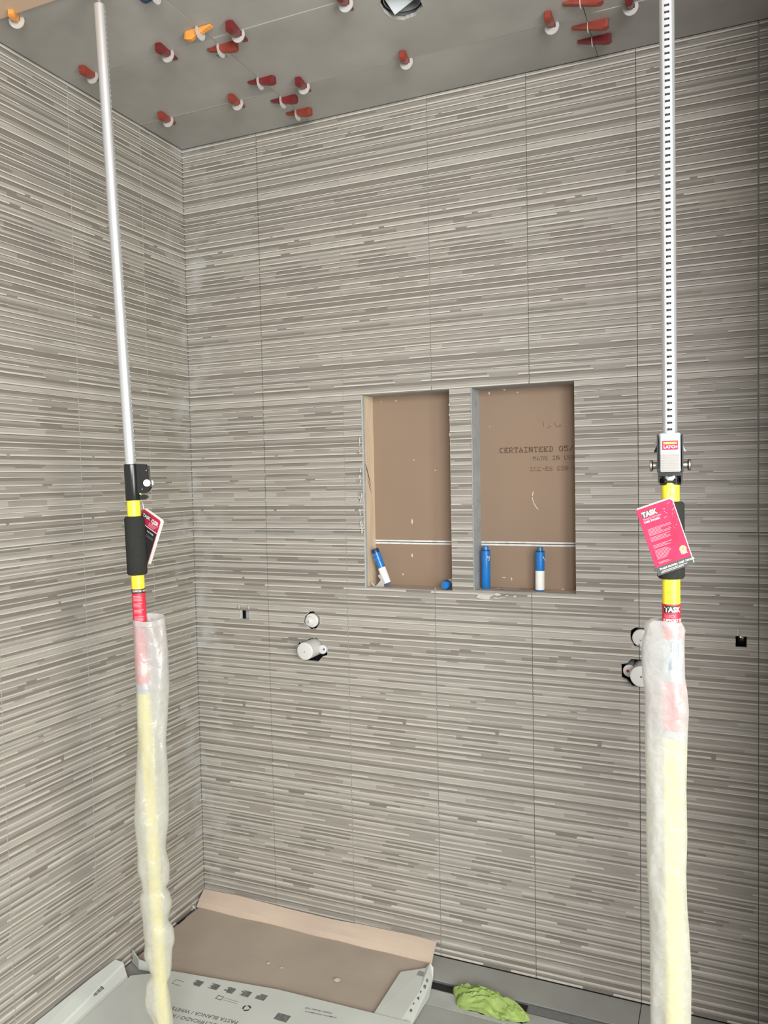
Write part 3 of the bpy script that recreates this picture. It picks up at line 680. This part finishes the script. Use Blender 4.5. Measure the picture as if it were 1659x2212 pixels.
lathe('collar', [(.0135, .0555), (.0148, .057), (.0148, .062), (.0125, .064)], M['dblue'], lb)
lathe('cap', [(.0122, .063), (.0128, .065), (.0128, .075), (.0112, .078), (.002, .0785), (.0015, .0792)], M['blue'], lb)
wcpt = [(0, 0), (.014, 0), (.026, .002), (.034, .012), (.030, .026), (.021, .038), (.016, .034), (.022, .024), (.014, .014), (.006, .004)]
cl = prism('plastic_clip', [(0, 0), (.03, 0), (.032, .016), (.026, .028), (.016, .040), (.010, .035), (.020, .022), (.010, .010)], .002, M['clip'], None, Matrix.Translation((.683, .030, 1.1558)) @ Matrix.Rotation(math.pi / 2, 4, 'X'))
tag(cl, 'white plastic clip piece standing at the foot of the leaning blue tube', 'clip')
cl2 = prism('plastic_clip', [(0, .008), (.003, .014), (.012, .005), (.016, 0), (.009, 0)], .002, M['clip'], None, Matrix.Translation((.668, .032, 1.1558)) @ Matrix.Rotation(math.pi / 2, 4, 'X'))
tag(cl2, 'small white plastic sliver at the left end of the left niche sill', 'clip')
def screwobj(a, b, label):
    a, b = Vector(a), Vector(b); t = thing('screw', label, 'screw', mw=axis_mw(a, b - a)); L = (b - a).length
    lathe('shank', [(.0003, 0), (.0013, .004), (.0014, L - .003)], M['screw'], t, 10)
    lathe('head', [(.0014, L - .004), (.0034, L - .001), (.0034, L)], M['screw'], t, 14)
screwobj((1.078, .04, 1.1615), (1.098, .05, 1.163), 'short screw on the right niche sill beside the all-blue tube')
screwobj((1.142, .06, 1.1612), (1.190, .066, 1.1632), 'long screw on the right niche sill left of the half white tube')
screwobj((1.150, .074, 1.1612), (1.195, .058, 1.1632), 'second long screw crossing the other on the right niche sill')

# ------------------------------------------------------------------ plumbing in the wall
def cyl_y(name, x, z, y0, y1, r, m, parent, bev=.002, n=36):
    return lathe(name, [(r, 0), (r, (y1 - y0) - bev), (r - bev * .7, (y1 - y0) - bev * .3), (r - bev * 1.6, y1 - y0)], m, parent, n, axis_mw((x, y1, z), (0, -1, 0)))
g1 = thing('shower_valve', 'small white capped valve in the upper left octagonal hole', 'valve'); 
cyl_y('guard', .4625, 1.0385, .0, .09, .0232, M['pvc'], g1); lathe('dome', [(.017, 0), (.015, .004), (.006, .006), (.0035, .0085), (.002, .009)], M['pvc'], g1, 24, axis_mw((.4565, -.0003, 1.036), (0, -1, 0)))
lathe('screw_hole', [(.0016, 0), (.0016, .0006)], M['ink'], g1, 10, axis_mw((.4565, -.0093, 1.036), (0, -1, 0)))
g2 = thing('shower_valve', 'large white capped valve with a blue dot jutting from the lower left hole', 'valve')
cyl_y('guard', .4676, .9491, -.060, .09, .0287, M['pvc'], g2); lathe('screw_hole', [(.002, 0), (.002, .0006)], M['gink'], g2, 10, axis_mw((.4665, -.060, .947), (0, -1, 0)))
cyl_y('stub', .5045, .9467, -.010, .08, .0150, M['pvc'], g2); lathe('blue_dot', [(.0034, 0), (.0034, .0008)], M['dot_b'], g2, 14, axis_mw((.5120, -.0102, .9480), (0, -1, 0)))
box('stub_neck', .47, .505, -.002, .06, .932, .960, M['pvc'], g2, .006)
g3 = thing('shower_valve', 'flat white capped valve in the upper right hole, half behind the plastic sleeve', 'valve')
cyl_y('guard', 1.501, 1.0434, .008, .09, .0245, M['pvc'], g3); lathe('nib', [(.0045, 0), (.0035, .004)], M['pvc'], g3, 16, axis_mw((1.4995, .008, 1.0375), (0, -1, 0))); lathe('screw_hole', [(.0015, 0), (.0015, .0006)], M['ink'], g3, 10, axis_mw((1.4995, .004, 1.0375), (0, -1, 0)))
g4 = thing('shower_valve', 'large white capped valve with a red dot in the lower right hole', 'valve')
cyl_y('guard', 1.5059, .9517, -.060, .09, .0285, M['pvc'], g4); lathe('screw_hole', [(.003, 0), (.003, .0006)], M['gink'], g4, 10, axis_mw((1.5063, -.060, .9512), (0, -1, 0)))
cyl_y('stub', 1.4690, .9490, .005, .08, .0175, M['pvc'], g4); lathe('red_dot', [(.0042, 0), (.0042, .0008)], M['dot_r'], g4, 14, axis_mw((1.4648, .0050, .9490), (0, -1, 0)))
p1 = tag(lathe('supply_pipe', [(.012, 0), (.012, .07)], M['pvc'], None, 20, Matrix.Translation((.192, .045, 1.01))), 'pale pipe seen inside the small square hole near the left corner', 'pipe')
p2 = thing('supply_elbow', 'dark fitting with a brass tip inside the small square hole at the far right', 'pipe', (1.757, .05, 1.05))
lathe('fitting', [(.012, -.02), (.013, .0), (.011, .012), (.004, .014)], M['black'], p2, 20, axis_mw((0, 0, 0), (0, -1, 0))); lathe('brass_tip', [(.003, 0), (.0025, .008)], M['brass'], p2, 12, axis_mw((-.003, -.012, .007), (0, -1, .2)))

# ------------------------------------------------------------------ support rods
# local frame of a rod: origin at the foot, z along the axis, -y = latch side; SC = height of the clamp's lower edge
def slotted_tube(name, r, z0, z1, pitch, hw, hh, m, parent, mw):
    """round tube with a flattened front carrying punched rectangular slots on the -y side"""
    bm = bmesh.new(); n = 20; fa = math.asin(min(.98, hw * 1.75 / r))
    angs = [-math.pi / 2 + fa + (2 * math.pi - 2 * fa) * k / n for k in range(n + 1)]
    zs = [z0]; z = z0 + pitch
    while z < z1 - pitch: zs += [z - hh, z + hh]; z += pitch
    zs.append(z1)
    yf = -r * math.cos(fa); xs = [-r * math.sin(fa), -hw, hw, r * math.sin(fa)]
    def ring(z): return [bm.verts.new((r * math.cos(a), r * math.sin(a), z)) for a in angs]
    a, b = ring(z0), ring(z1)
    for k in range(n): bm.faces.new((a[k], a[k + 1], b[k + 1], b[k]))
    grid = [[bm.verts.new((x, yf - (.0008 if i in (1, 2) else 0), z)) for i, x in enumerate(xs)] for z in zs]
    for j in range(len(zs) - 1):
        for i in range(3):
            if i == 1 and j % 2 == 1: 
                # hole: give it depth
                q = [grid[j][1], grid[j][2], grid[j + 1][2], grid[j + 1][1]]; d = [bm.verts.new((v.co.x, v.co.y + .003, v.co.z)) for v in q]
                for k in range(4): bm.faces.new((q[k], q[(k + 1) % 4], d[(k + 1) % 4], d[k]))
                continue
            bm.faces.new((grid[j][i], grid[j][i + 1], grid[j + 1][i + 1], grid[j + 1][i]))
    bm.transform(mw)
    return bmobj(name, bm, m, parent, True, 30)
def make_rod(label, B, T, front, s_clamp, inner_top, grip, lab, ring_s, kind, loc_top, foot=0.0):
    B, T = Vector(B), Vector(T); z = (T - B).normalized(); fr = Vector(front); fr = (fr - z * fr.dot(z)).normalized(); x = (-fr).cross(z)
    mw = Matrix(((x.x, -fr.x, z.x, B.x), (x.y, -fr.y, z.y, B.y), (x.z, -fr.z, z.z, B.z), (0, 0, 0, 1)))
    t = thing('support_rod', label, 'support pole', mw=mw); inv = mw.inverted()
    R = .0155; ri = .0128; sc = s_clamp
    lathe('outer_tube', [(R, .03 + foot), (R, sc + .006)], M['yellow'], t, 40)
    lathe('foot_pad', [(.036, 0.001 + foot), (.036, .012 + foot), (.024, .016 + foot), (.0185, .05 + foot), (.0155, .052 + foot)], M['black'], t, 32)
    g0, g1_ = grip; gr = .0235
    lathe('foam_grip', [(R, g0), (gr - .003, g0 + .001), (gr, g0 + .005), (gr, g1_ - .005), (gr - .003, g1_ - .001), (R, g1_)], M['foam'], t, 40)
    l0, l1 = lab
    lathe('red_label', [(R + .0003, l0), (R + .0003, l1)], M['red'], t, 40, cap=False)
    lathe('seam_ring', [(R, ring_s[0]), (R + .0006, ring_s[0] + .001), (R + .0006, ring_s[1] - .001), (R, ring_s[1])], M['tape'], t, 40, cap=False)
    # clamp housing
    bm = bmesh.new(); add_lathe(bm, [(R + .0012, sc), (R + .0022, sc + .002), (R + .0022, sc + .085), (R, sc + .087)], 36)
    bmobj('clamp_sleeve', bm, M['black'], t, True) if kind == 'side' else None
    if kind == 'side':
        bm = bmesh.new()
        fin = [(-.012, sc + .012), (-.030, sc + .006), (-.040, sc + .017), (-.041, sc + .019), (-.043, sc + .028), (-.043, sc + .052), (-.041, sc + .062), (-.042, sc + .070), (-.034, sc + .085), (-.010, sc + .087)]
        for xx in (-.011, .0085):
            vs = [bm.verts.new((xx, a, b)) for a, b in [(-.012, sc + .016), (-.028, sc + .0165), (-.036, sc + .020), (-.043, sc + .028), (-.042, sc + .052), (-.0405, sc + .062), (-.041, sc + .070), (-.034, sc + .085), (-.010, sc + .087)]]
            vf = [bm.verts.new((v.co.x + .0025, v.co.y, v.co.z)) for v in vs]; n = len(vs)
            bm.faces.new(vs); bm.faces.new(vf[::-1])
            for k in range(n): bm.faces.new((vs[k], vs[(k + 1) % n], vf[(k + 1) % n], vf[k]))
        add_box(bm, -.011, .011, -.0405, -.0385, sc + .03, sc + .082)
        bmobj('clamp_cheek', bm, M['black'], t)
        prism('release_trigger', [(-.014, 0), (-.030, 0), (-.036, .005), (-.034, .010), (-.026, .012), (-.014, .009)], .012, M['black'], t, Matrix(((0, 0, 1, -.006), (1, 0, 0, 0), (0, 1, 0, sc + .001), (0, 0, 0, 1))))
        lathe('yellow_pin', [(.002, 0), (.002, .004)], M['yellow'], t, 12, axis_mw((-.013, -.021, sc + .015), (-1, 0, 0)))
        for yy, zz in ((-.037, sc + .070), (-.025, sc + .026)): lathe('rivet', [(.0016, 0), (.0012, .0012)], M['nickel'], t, 10, axis_mw((-.0112, yy, zz), (-1, 0, 0)))
        lathe('knob', [(.0055, 0), (.0055, .012), (.0082, .0125), (.0088, .014), (.0088, .017), (.008, .018)], M['nickel'], t, 28, axis_mw((-.011, -.036, sc + .040), (-.95, -.25, 0)))
        lathe('knob', [(.0055, 0), (.0055, .012), (.0088, .0125), (.0088, .018)], M['nickel'], t, 28, axis_mw((.011, -.036, sc + .040), (1, 0, 0)))
    else:
        bm = bmesh.new()
        for s in (-1, 1):
            add_box(bm, s * .0205 - .0014, s * .0205 + .0014, -.030, .016, sc + .020, sc + .088, .0006)
            add_box(bm, s * .0190 - .0014, s * .0190 + .0014, -.020, .014, sc + .002, sc + .024)
            # ear
            vs = [bm.verts.new((s * a, b, c)) for a, b, c in ((.020, -.012, sc + .073), (.020, .004, sc + .073), (.0265, .002, sc + .060), (.0265, -.010, sc + .060), (.0275, -.010, sc + .056), (.0275, .002, sc + .056), (.020, .004, sc + .058), (.020, -.012, sc + .058))]
            for q in ((0, 1, 2, 3), (3, 2, 5, 4), (4, 5, 6, 7), (0, 3, 4, 7), (1, 6, 5, 2)): bm.faces.new([vs[i] for i in q])
        add_box(bm, -.020, .020, .012, .0175, sc + .004, sc + .087)
        add_box(bm, -.0205, .0205, -.026, -.020, sc + .014, sc + .028)
        bmobj('clamp_cheek', bm, M['black'], t)
        bm = bmesh.new(); add_box(bm, -.0172, .0172, -.0335, -.026, sc + .021, sc + .089, .0015); bmobj('latch_lever', bm, M['silver'], t)
        bm = bmesh.new()
        for k in range(7): add_box(bm, -.0155, .0150, -.0345, -.0333, sc + .0225 + k * .0044, sc + .0250 + k * .0044)
        bmobj('lever_grooves', bm, M['screw'], t)
        bm = bmesh.new(); add_box(bm, -.0128, .0128, -.0342, -.0334, sc + .060, sc + .0755, .0004); bmobj('latch_badge', bm, M['tagred'], t)
        tm = Matrix.Translation((-.0108, -.0343, sc + .0625)) @ Matrix.Rotation(math.pi / 2, 4, 'X'); text('badge_text', 'LATCH', .0070, M['white'], t, tm, .03, 1.02)
        bm = bmesh.new(); add_box(bm, -.011, .011, -.0345, -.0341, sc + .0695, sc + .0735); bmobj('badge_stripe', bm, M['orange'], t)
        for s in (-1, 1): lathe('knob', [(.0062, 0), (.0062, .0075), (.0090, .0085), (.0105, .010), (.0105, .0125), (.009, .0135)], M['nickel'], t, 28, axis_mw((s * .0208, -.012, sc + .033), (s, 0, 0)))
        # split collar
        bm = bmesh.new(); n = 30; g = .42
        pr = [(-math.pi / 2 + g + (2 * math.pi - 2 * g) * k / n) for k in range(n + 1)]; rings = []
        for a in pr: rings.append([bm.verts.new((rr * math.cos(a), rr * math.sin(a), zz)) for rr, zz in ((R + .0002, sc - .002), (R + .0028, sc - .002), (R + .0028, sc + .010), (R + .0002, sc + .010))])
        for a, b in zip(rings, rings[1:]):
            for k in range(4): bm.faces.new((a[k], a[(k + 1) % 4], b[(k + 1) % 4], b[k]))
        bm.faces.new(rings[0]); bm.faces.new(rings[-1][::-1]); bmobj('split_collar', bm, M['black'], t)
        bm = bmesh.new(); add_lathe(bm, [(.0022, -.008), (.0022, .008)], 12, axis_mw((0, -.0175, sc + .004), (1, 0, 0)))
        for s in (-1, 1): add_lathe(bm, [(.0045, 0), (.0045, .004)], 16, axis_mw((s * .0095, -.0185, sc + .004), (-s, 0, 0)))
        bmobj('collar_bolt', bm, M['black'], t, True)
    # inner tube, may lean a little against the outer one
    it = inv @ Vector(inner_top); jb = Vector((0, 0, sc - .02)); zz = (it - jb).normalized(); L = (it - jb).length
    m2 = frame(jb, (1, 0, 0), (0, 1, 0)); xx = Vector((1, 0, 0)); xx = (xx - zz * xx.dot(zz)).normalized(); yy = zz.cross(xx)
    m2 = Matrix(((xx.x, yy.x, zz.x, jb.x), (xx.y, yy.y, zz.y, jb.y), (xx.z, yy.z, zz.z, jb.z), (0, 0, 0, 1)))
    slotted_tube('inner_tube', ri, 0, L - .046, .01165, .0043, .0021, M['chrome'], t, m2)
    lathe('slot_shade_core', [(ri * .60, 0), (ri * .60, L - .048)], M['ink'], t, 16, m2)  # black core standing in for the shade inside the slotted tube
    lathe('top_swivel', [(.007, L - .050), (.007, L - .010)], M['steel'], t, 20, m2)
    lathe('top_pad', [(.012, L - .014), (.030, L - .008), (.032, L - .006), (.032, L - .0005)], M['black'], t, 32, m2)
    return t, mw
RB, RTp = Vector((1.62899, -.7725, 0)), Vector((1.62035, -.77034, 2.6472))
LB, LT = Vector((.44726, -.76804, 0)), Vector((.38959, -.78897, 2.6472))
camp = Vector((1.7107, -2.268, 1.50))
fR = (camp - Vector((1.6245, -.771, 1.5))); fR.z = 0
rodR, mR = make_rod('yellow support pole with a slotted chrome top and square silver latch, right side', RB, RTp, fR.normalized(), 1.4835, RTp, (1.3126, 1.4519), (1.0378, 1.2682), (1.0238, 1.0383), 'front', None)
cl_ = camp - Vector((.417, -.78, 1.5)); cl_.z = 0; cl_.normalize(); sideL = Vector((-cl_.y, cl_.x, 0)); 
fL = (sideL * .97 + cl_ * .24).normalized()
if fL.dot(RT) < 0: fL = (-sideL * .97 + cl_ * .24).normalized()
rodL, mL = make_rod('yellow support pole with a smooth chrome top and black side clamp, left side', LB, LT, fL, 1.4628, (.4044, -.8255, 2.6412), (1.2836, 1.4251), (1.0211, 1.2511), (.999, 1.0216), 'side', None, .027)

# wrapped label print (bent onto the tube)
def wrap_to_tube(me, r, s0, front_ang):
    """mesh drawn in xy (x across, y along the tube) -> bent on the tube, rod local frame"""
    for v in me.vertices:
        a = front_ang + v.co.x / r; v.co = Vector((math.cos(a) * (r + v.co.z), math.sin(a) * (r + v.co.z), s0 + v.co.y))
I4 = Matrix.Identity(4)
def wrapped_text(s, size, m, rod, x, sz, ang, bold=.02, sx=1.0, z=.0004):
    o = text('label_text', s, size, m, rod, Matrix.Translation((x, 0, 0)), bold, sx, .00005); 
    wrap_to_tube(o.data, .0159 + z, sz, ang); return o
def wrapped_patch(name, x0, x1, s0, s1, m, rod, ang, z=.0002):
    n = 12; V = []; Fa = []
    for k in range(n + 1):
        x = x0 + (x1 - x0) * k / n; a = ang + x / .0159; r = .0159 + z
        V += [(r * math.cos(a), r * math.sin(a), s0), (r * math.cos(a), r * math.sin(a), s1)]
    for k in range(n): Fa.append((2 * k, 2 * k + 2, 2 * k + 3, 2 * k + 1))
    return pyobj(name, V, Fa, m, rod)
A0 = -math.pi / 2
wrapped_patch('label_logo_patch', -.014, .0125, 1.2528, 1.2655, M['ink'], rodR, A0)
wrapped_text('TASK', .0125, M['white'], rodR, -.0125, 1.2545, A0, .04, .98)
wrapped_text('QUICK', .0070, M['pink'], rodR, -.0140, 1.2445, A0, .02)
wrapped_text('SUPPORT ROD', .0070, M['white'], rodR, -.0160, 1.2370, A0, .03)
wrapped_text('TIGE DE SUPPORT', .0065, M['white'], rodR, -.0150, 1.2290, A0, .03)
wrapped_patch('label_grey_tape', -.022, .022, 1.1291, 1.2051, M['tape'], rodR, A0, .0015)
# left pole label: seen from the side
AL = math.atan2(*((mL.inverted().to_3x3() @ cl_).yx))
wrapped_patch('label_black_band', -.022, .024, 1.2405, 1.2505, M['ink'], rodL, AL)
wrapped_text('SUPPORT ROD', .0062, M['white'], rodL, -.016, 1.2440, AL, .03)
rr = random.Random(3)
for blk, (sa, n) in enumerate(((1.2330, 4), (1.2150, 3), (1.2000, 3), (1.1840, 4), (1.160, 4))):
    for k in range(n): wrapped_patch('label_print_line', -.0150, .007 + rr.uniform(-.004, .004), sa - k * .0033, sa - k * .0033 + .0017, M['pink'], rodL, AL)
wrapped_patch('label_white_patch', -.004, .0105, 1.046, 1.072, M['white'], rodL, AL, .0004)

# hang tags
def tag_booklet(label, mw, cover, cord):
    """local frame: x across (65 mm), y down the card (107 mm + black strip), z out of the cover"""
    t = thing('hang_tag', label, 'tag', mw=mw); w, h = .066, .121
    for k, (dz, dx, dy) in enumerate(((0, 0, 0), (-.0035, .0015, -.001), (-.007, .0035, -.002))):
        pr = [(0 + dx, 0 + dy + .002), (.002 + dx, dy), (w - .004 + dx, dy), (w + dx, dy + .004), (w + dx, h + dy), (dx, h + dy)]
        if k == 0:
            prism('cover', pr, .0005, M['tagred'], t, Matrix.Translation((0, 0, dz)))
        else:
            prism('leaf', pr, .0012, M['paper'], t, Matrix.Translation((0, 0, dz)))
    def tx(s, size, m, x, y, bold=.02, sx=1.0, z=.0007):
        return text('tag_text', s, size, m, t, Matrix.Translation((x, y, z)) @ Matrix.Diagonal((1, -1, -1, 1)), bold, sx, .00004)
    def rect(name, x0, x1, y0, y1, m, z=.0006): return pyobj(name, [(x0, y0, z), (x1, y0, z), (x1, y1, z), (x0, y1, z)], [(0, 1, 2, 3)], m, t)
    if cover == 'back':
        rect('black_strip', 0, w, .106, h, M['ink']); tx('TRADE PROVEN. TASK TOUGH.', .0045, M['white'], .006, .1125, .02)
        bm = bmesh.new(); 
        for a, b, c in ((.008, .055, .1150), (.006, .048, .1172)): add_box(bm, a, b, c, c + .0007, .0006, .0008)
        bmobj('small_print', bm, M['white'], t)
        rect('logo_patch', .006, .0305, .0065, .0170, M['ink']); tx('TASK', .0118, M['white'], .0072, .0158, .05, .93, .0009)
        tx('TRADE PROVEN.', .0046, M['pink'], .0062, .0220, .02); tx('TASK TOUGH.', .0046, M['white'], .0062, .0268, .03)
        r = random.Random(2); bm = bmesh.new()
        for a, n in ((.0385, 6), (.0535, 4), (.0680, 3), (.0770, 8), (.0985, 2)):
            for k in range(n): add_box(bm, .008, .030 + r.uniform(0, .022) if a < .07 else .026 + r.uniform(0, .01), a + k * .0022, a + k * .0022 + .0008, .0006, .0008)
        bmobj('small_print', bm, M['pink'], t)
        lathe('emblem_disc', [(.0062, 0), (.0062, .0002)], mat('emblem yellow', (.75, .62, .12), .5), t, 24, Matrix.Translation((.0560, .0900, .0006)))
        pyobj('emblem_triangle', [(.0535, .0920, .0010), (.0585, .0920, .0010), (.0565, .0868, .0010)], [(0, 1, 2)], M['ink'], t)
        pyobj('emblem_triangle', [(.0549, .0912, .0011), (.0573, .0912, .0011), (.0563, .0886, .0011)], [(0, 1, 2)], mat('emblem pale', (.7, .62, .3), .5), t)
        tx('TASK', .0050, M['white'], .0500, .0985, .04)
        for k in range(26): 
            x, y = r.uniform(.04, w - .001), r.uniform(.002, .05); s = r.uniform(.0003, .0012); rect('scuff', x, x + s * 1.8, y, y + s, M['pink'], .00065)
    else:
        rect('black_panel', .001, w - .001, .036, h - .003, M['ink']); rect('white_rule', 0, w, .034, .036, M['white'], .0007)
        rect('logo_patch', .004, .034, .006, .018, M['ink']); tx('TASK', .011, M['white'], .0065, .0165, .04, 1, .0009); tx('QSR', .014, M['white'], .038, .0185, .04, .9)
        r = random.Random(6)
        for k in range(3): rect('print_line', .032, .060 - k * .003, .022 + k * .0035, .0240 + k * .0035, M['pink'])
        tx('FOR STEEL', .005, M['white'], .034, .046, .02)
        for y in (.053, .057): rect('print_line', .022, .060, y, y + .0008, M['paper'])
        rect('red_picture', .018, .034, .075, .100, M['red']); rect('grey_picture', .030, .042, .068, .076, M['silver'])
    tube_path('cord', [mw.inverted() @ Vector(p) for p in cord], .0007, M['white'], t, 6)
    return t
# right tag: origin at the card's upper left corner
u = (Vector((1.6272, -.8125, 1.4582)) - Vector((1.5708, -.8378, 1.4384))); v = (Vector((1.624, -.8195, 1.3381)) - Vector((1.5708, -.8378, 1.4384)))
zt = -(u.cross(v)).normalized(); u.normalize(); v = (v - u * v.dot(u)).normalized()
z3 = u.cross(v)      # away from the viewer when x right, y down
O = Vector((1.5708, -.8378, 1.4384)) + Vector((0, .004, 0))
# use a left-right consistent frame: z towards the viewer needs y flipped, so mirror by building with z = v x u
mtR = Matrix(((u.x, v.x, -z3.x, O.x), (u.y, v.y, -z3.y, O.y), (u.z, v.z, -z3.z, O.z), (0, 0, 0, 1)))
tag_booklet('red hang tag booklet tied in front of the right pole grip', mtR, 'back', [(1.6235, -.8095, 1.455), (1.6225, -.811, 1.466), (1.6235, -.800, 1.474), (1.6245, -.7885, 1.4805)])
u = Vector((.0339, 0, 0)); dn = cl_   # toward the viewer (horizontal)
rt = Vector((-cl_.y, cl_.x, 0)); rt = rt if rt.dot(RT) > 0 else -rt
u = (rt * .039 + Vector((0, 0, -.030)) + dn * .043).normalized(); v = rt * -.0266 + Vector((0, 0, -.086)) - dn * .036; v = (v - u * v.dot(u)).normalized(); z3 = u.cross(v)
cen = LB + (LT - LB).normalized() * 1.437 
O = cen + rt * .0235 - dn * .016 + Vector((0, 0, .004)) - u * .004
mtL = Matrix(((u.x, v.x, -z3.x, O.x), (u.y, v.y, -z3.y, O.y), (u.z, v.z, -z3.z, O.z), (0, 0, 0, 1)))
tag_booklet('red and black hang tag booklet hanging edge-on behind the left pole grip', mtL, 'front', [O + u * .004 + v * .003, O + Vector((0, 0, .012)), cen + rt * .0165 + Vector((0, 0, .026))])

# plastic sleeves
def sleeve(label, rod_mw, B, d, px_m, rows, right, viewer, seed, flatten=.62, rim=True):
    """rows: (s along rod, left offset m, right offset m) measured across from the pole axis"""
    t = thing('plastic_sleeve', label, 'plastic bag'); n = 40; V = []; Fa = []
    ss = []; s = rows[0][0]; step = -.010 if rows[0][0] > rows[-1][0] else .010
    end = rows[-1][0]
    while s > end: ss.append(s); s -= .006
    def interp(s):
        for a, b in zip(rows, rows[1:]):
            if b[0] <= s <= a[0]:
                k = (a[0] - s) / (a[0] - b[0] + 1e-9); k = k * k * (3 - 2 * k) if seed == 1 and a[0] < .7 else k; return a[1] + (b[1] - a[1]) * k, a[2] + (b[2] - a[2]) * k
        return rows[-1][1:]
    for i, s in enumerate(ss):
        l, r_ = interp(s); c = B + d * s + right * ((l + r_) / 2); hw = (r_ - l) / 2
        for k in range(n):
            a = 2 * math.pi * k / n; ca, sa = math.cos(a), math.sin(a)
            q = Vector((ca * 1.5 + seed * 7, sa * 1.5, s * 9)); q2 = Vector((ca * 3 + seed, sa * 3, s * 28))
            wob = 1 + .05 * noise.noise(q2) * (abs(sa))
            dep = max(hw * flatten, .0185) * (1 + .35 * noise.noise(q) + .16 * (1 - 2 * abs(noise.noise(q2 * 1.2))) * .6)
            dep = max(dep, .0172)
            zoff = 0
            if i < 3 and rim: zoff = -.006 * sa * 1.0
            p = c + right * (hw * ca * wob) + viewer * (dep * sa) + Vector((0, 0, zoff))
            # keep clear of the pole
            V.append(p)
    m = len(ss)
    for i in range(m - 1):
        for k in range(n): Fa.append((i * n + k, i * n + (k + 1) % n, (i + 1) * n + (k + 1) % n, (i + 1) * n + k))
    o = pyobj('film', V, Fa, M['film'], t, True)
    if rim:
        V2 = [p.copy() for p in V[:n * 3]]; 
        for idx, p in enumerate(V2):
            i, k = divmod(idx, n); l, r_ = interp(ss[i]); c = B + d * ss[i] + right * ((l + r_) / 2); V2[idx] = c + (p - c) * 1.012
        pyobj('hem', V2, [(i * n + k, i * n + (k + 1) % n, (i + 1) * n + (k + 1) % n, (i + 1) * n + k) for i in range(2) for k in range(n)], M['film'], t, True)
    return t, (lambda s: interp(s))
dL = (LT - LB).normalized(); rtL = rt; 
def rowsL():
    raw = [(1335, 287, 354), (1400, 290, 361), (1480, 294, 364), (1560, 297, 360), (1600, 298, 357), (1660, 295, 361), (1700, 293, 363), (1760, 291, 363), (1830, 298, 357), (1870, 298, 365), (1900, 306, 365), (1915, 308, 358), (1930, 302, 366), (1950, 304, 370), (1985, 310, 362), (2010, 311, 374), (2030, 314, 376), (2055, 312, 371), (2080, 320, 370), (2100, 327, 369), (2120, 316, 362), (2160, 314, 368), (2212, 333, 374), (2300, 336, 380)]
    out = []
    for y, l, r_ in raw:
        s = 1.185 - (y - 1330) / (2212 - 1330) * (1.185 - .1726); cx = 288 + (y - 1081) * (64 / 1131.0); k = 1.88 / 1697 * (1 + (y - 1081) * .00003)
        out.append((s, (l - cx) * k, (r_ - cx) * k))
    out.append((.085, -.02, .03)); return out
sleeve('milky plastic sleeve with an open top rim around the lower left pole', mL, LB, dL, 0, rowsL(), rtL, cl_, 1)
dR = (RTp - RB).normalized(); clR = fR.normalized(); rtR = Vector((-clR.y, clR.x, 0)); rtR = rtR if rtR.dot(RT) > 0 else -rtR
def rowsR():
    raw = [(1339, 1408, 1468), (1345, 1396, 1472), (1358, 1393, 1479), (1366, 1396, 1478), (1380, 1391, 1477), (1400, 1389, 1477), (1460, 1390, 1478), (1490, 1395, 1483), (1530, 1396, 1486), (1600, 1396, 1483), (1700, 1398, 1481), (1800, 1398, 1483), (1880, 1400, 1481), (1950, 1404, 1483), (2000, 1405, 1487), (2100, 1406, 1492), (2212, 1407, 1491), (2350, 1410, 1492)]
    out = []
    for y, l, r_ in raw:
        s = 1.2371 - (y - 1340) / (2212 - 1340) * (1.2371 - .4876); cx = 1440 + 17 * y / 2212.0; k = 1.42 / 1697
        out.append((s, (l - cx) * k, (r_ - cx) * k))
    out.append((.02, -.045, .035)); return out
sleeve('milky plastic sleeve with a crumpled closed top around the lower right pole', mR, RB, dR, 0, rowsR(), rtR, clR, 2, .5, False)
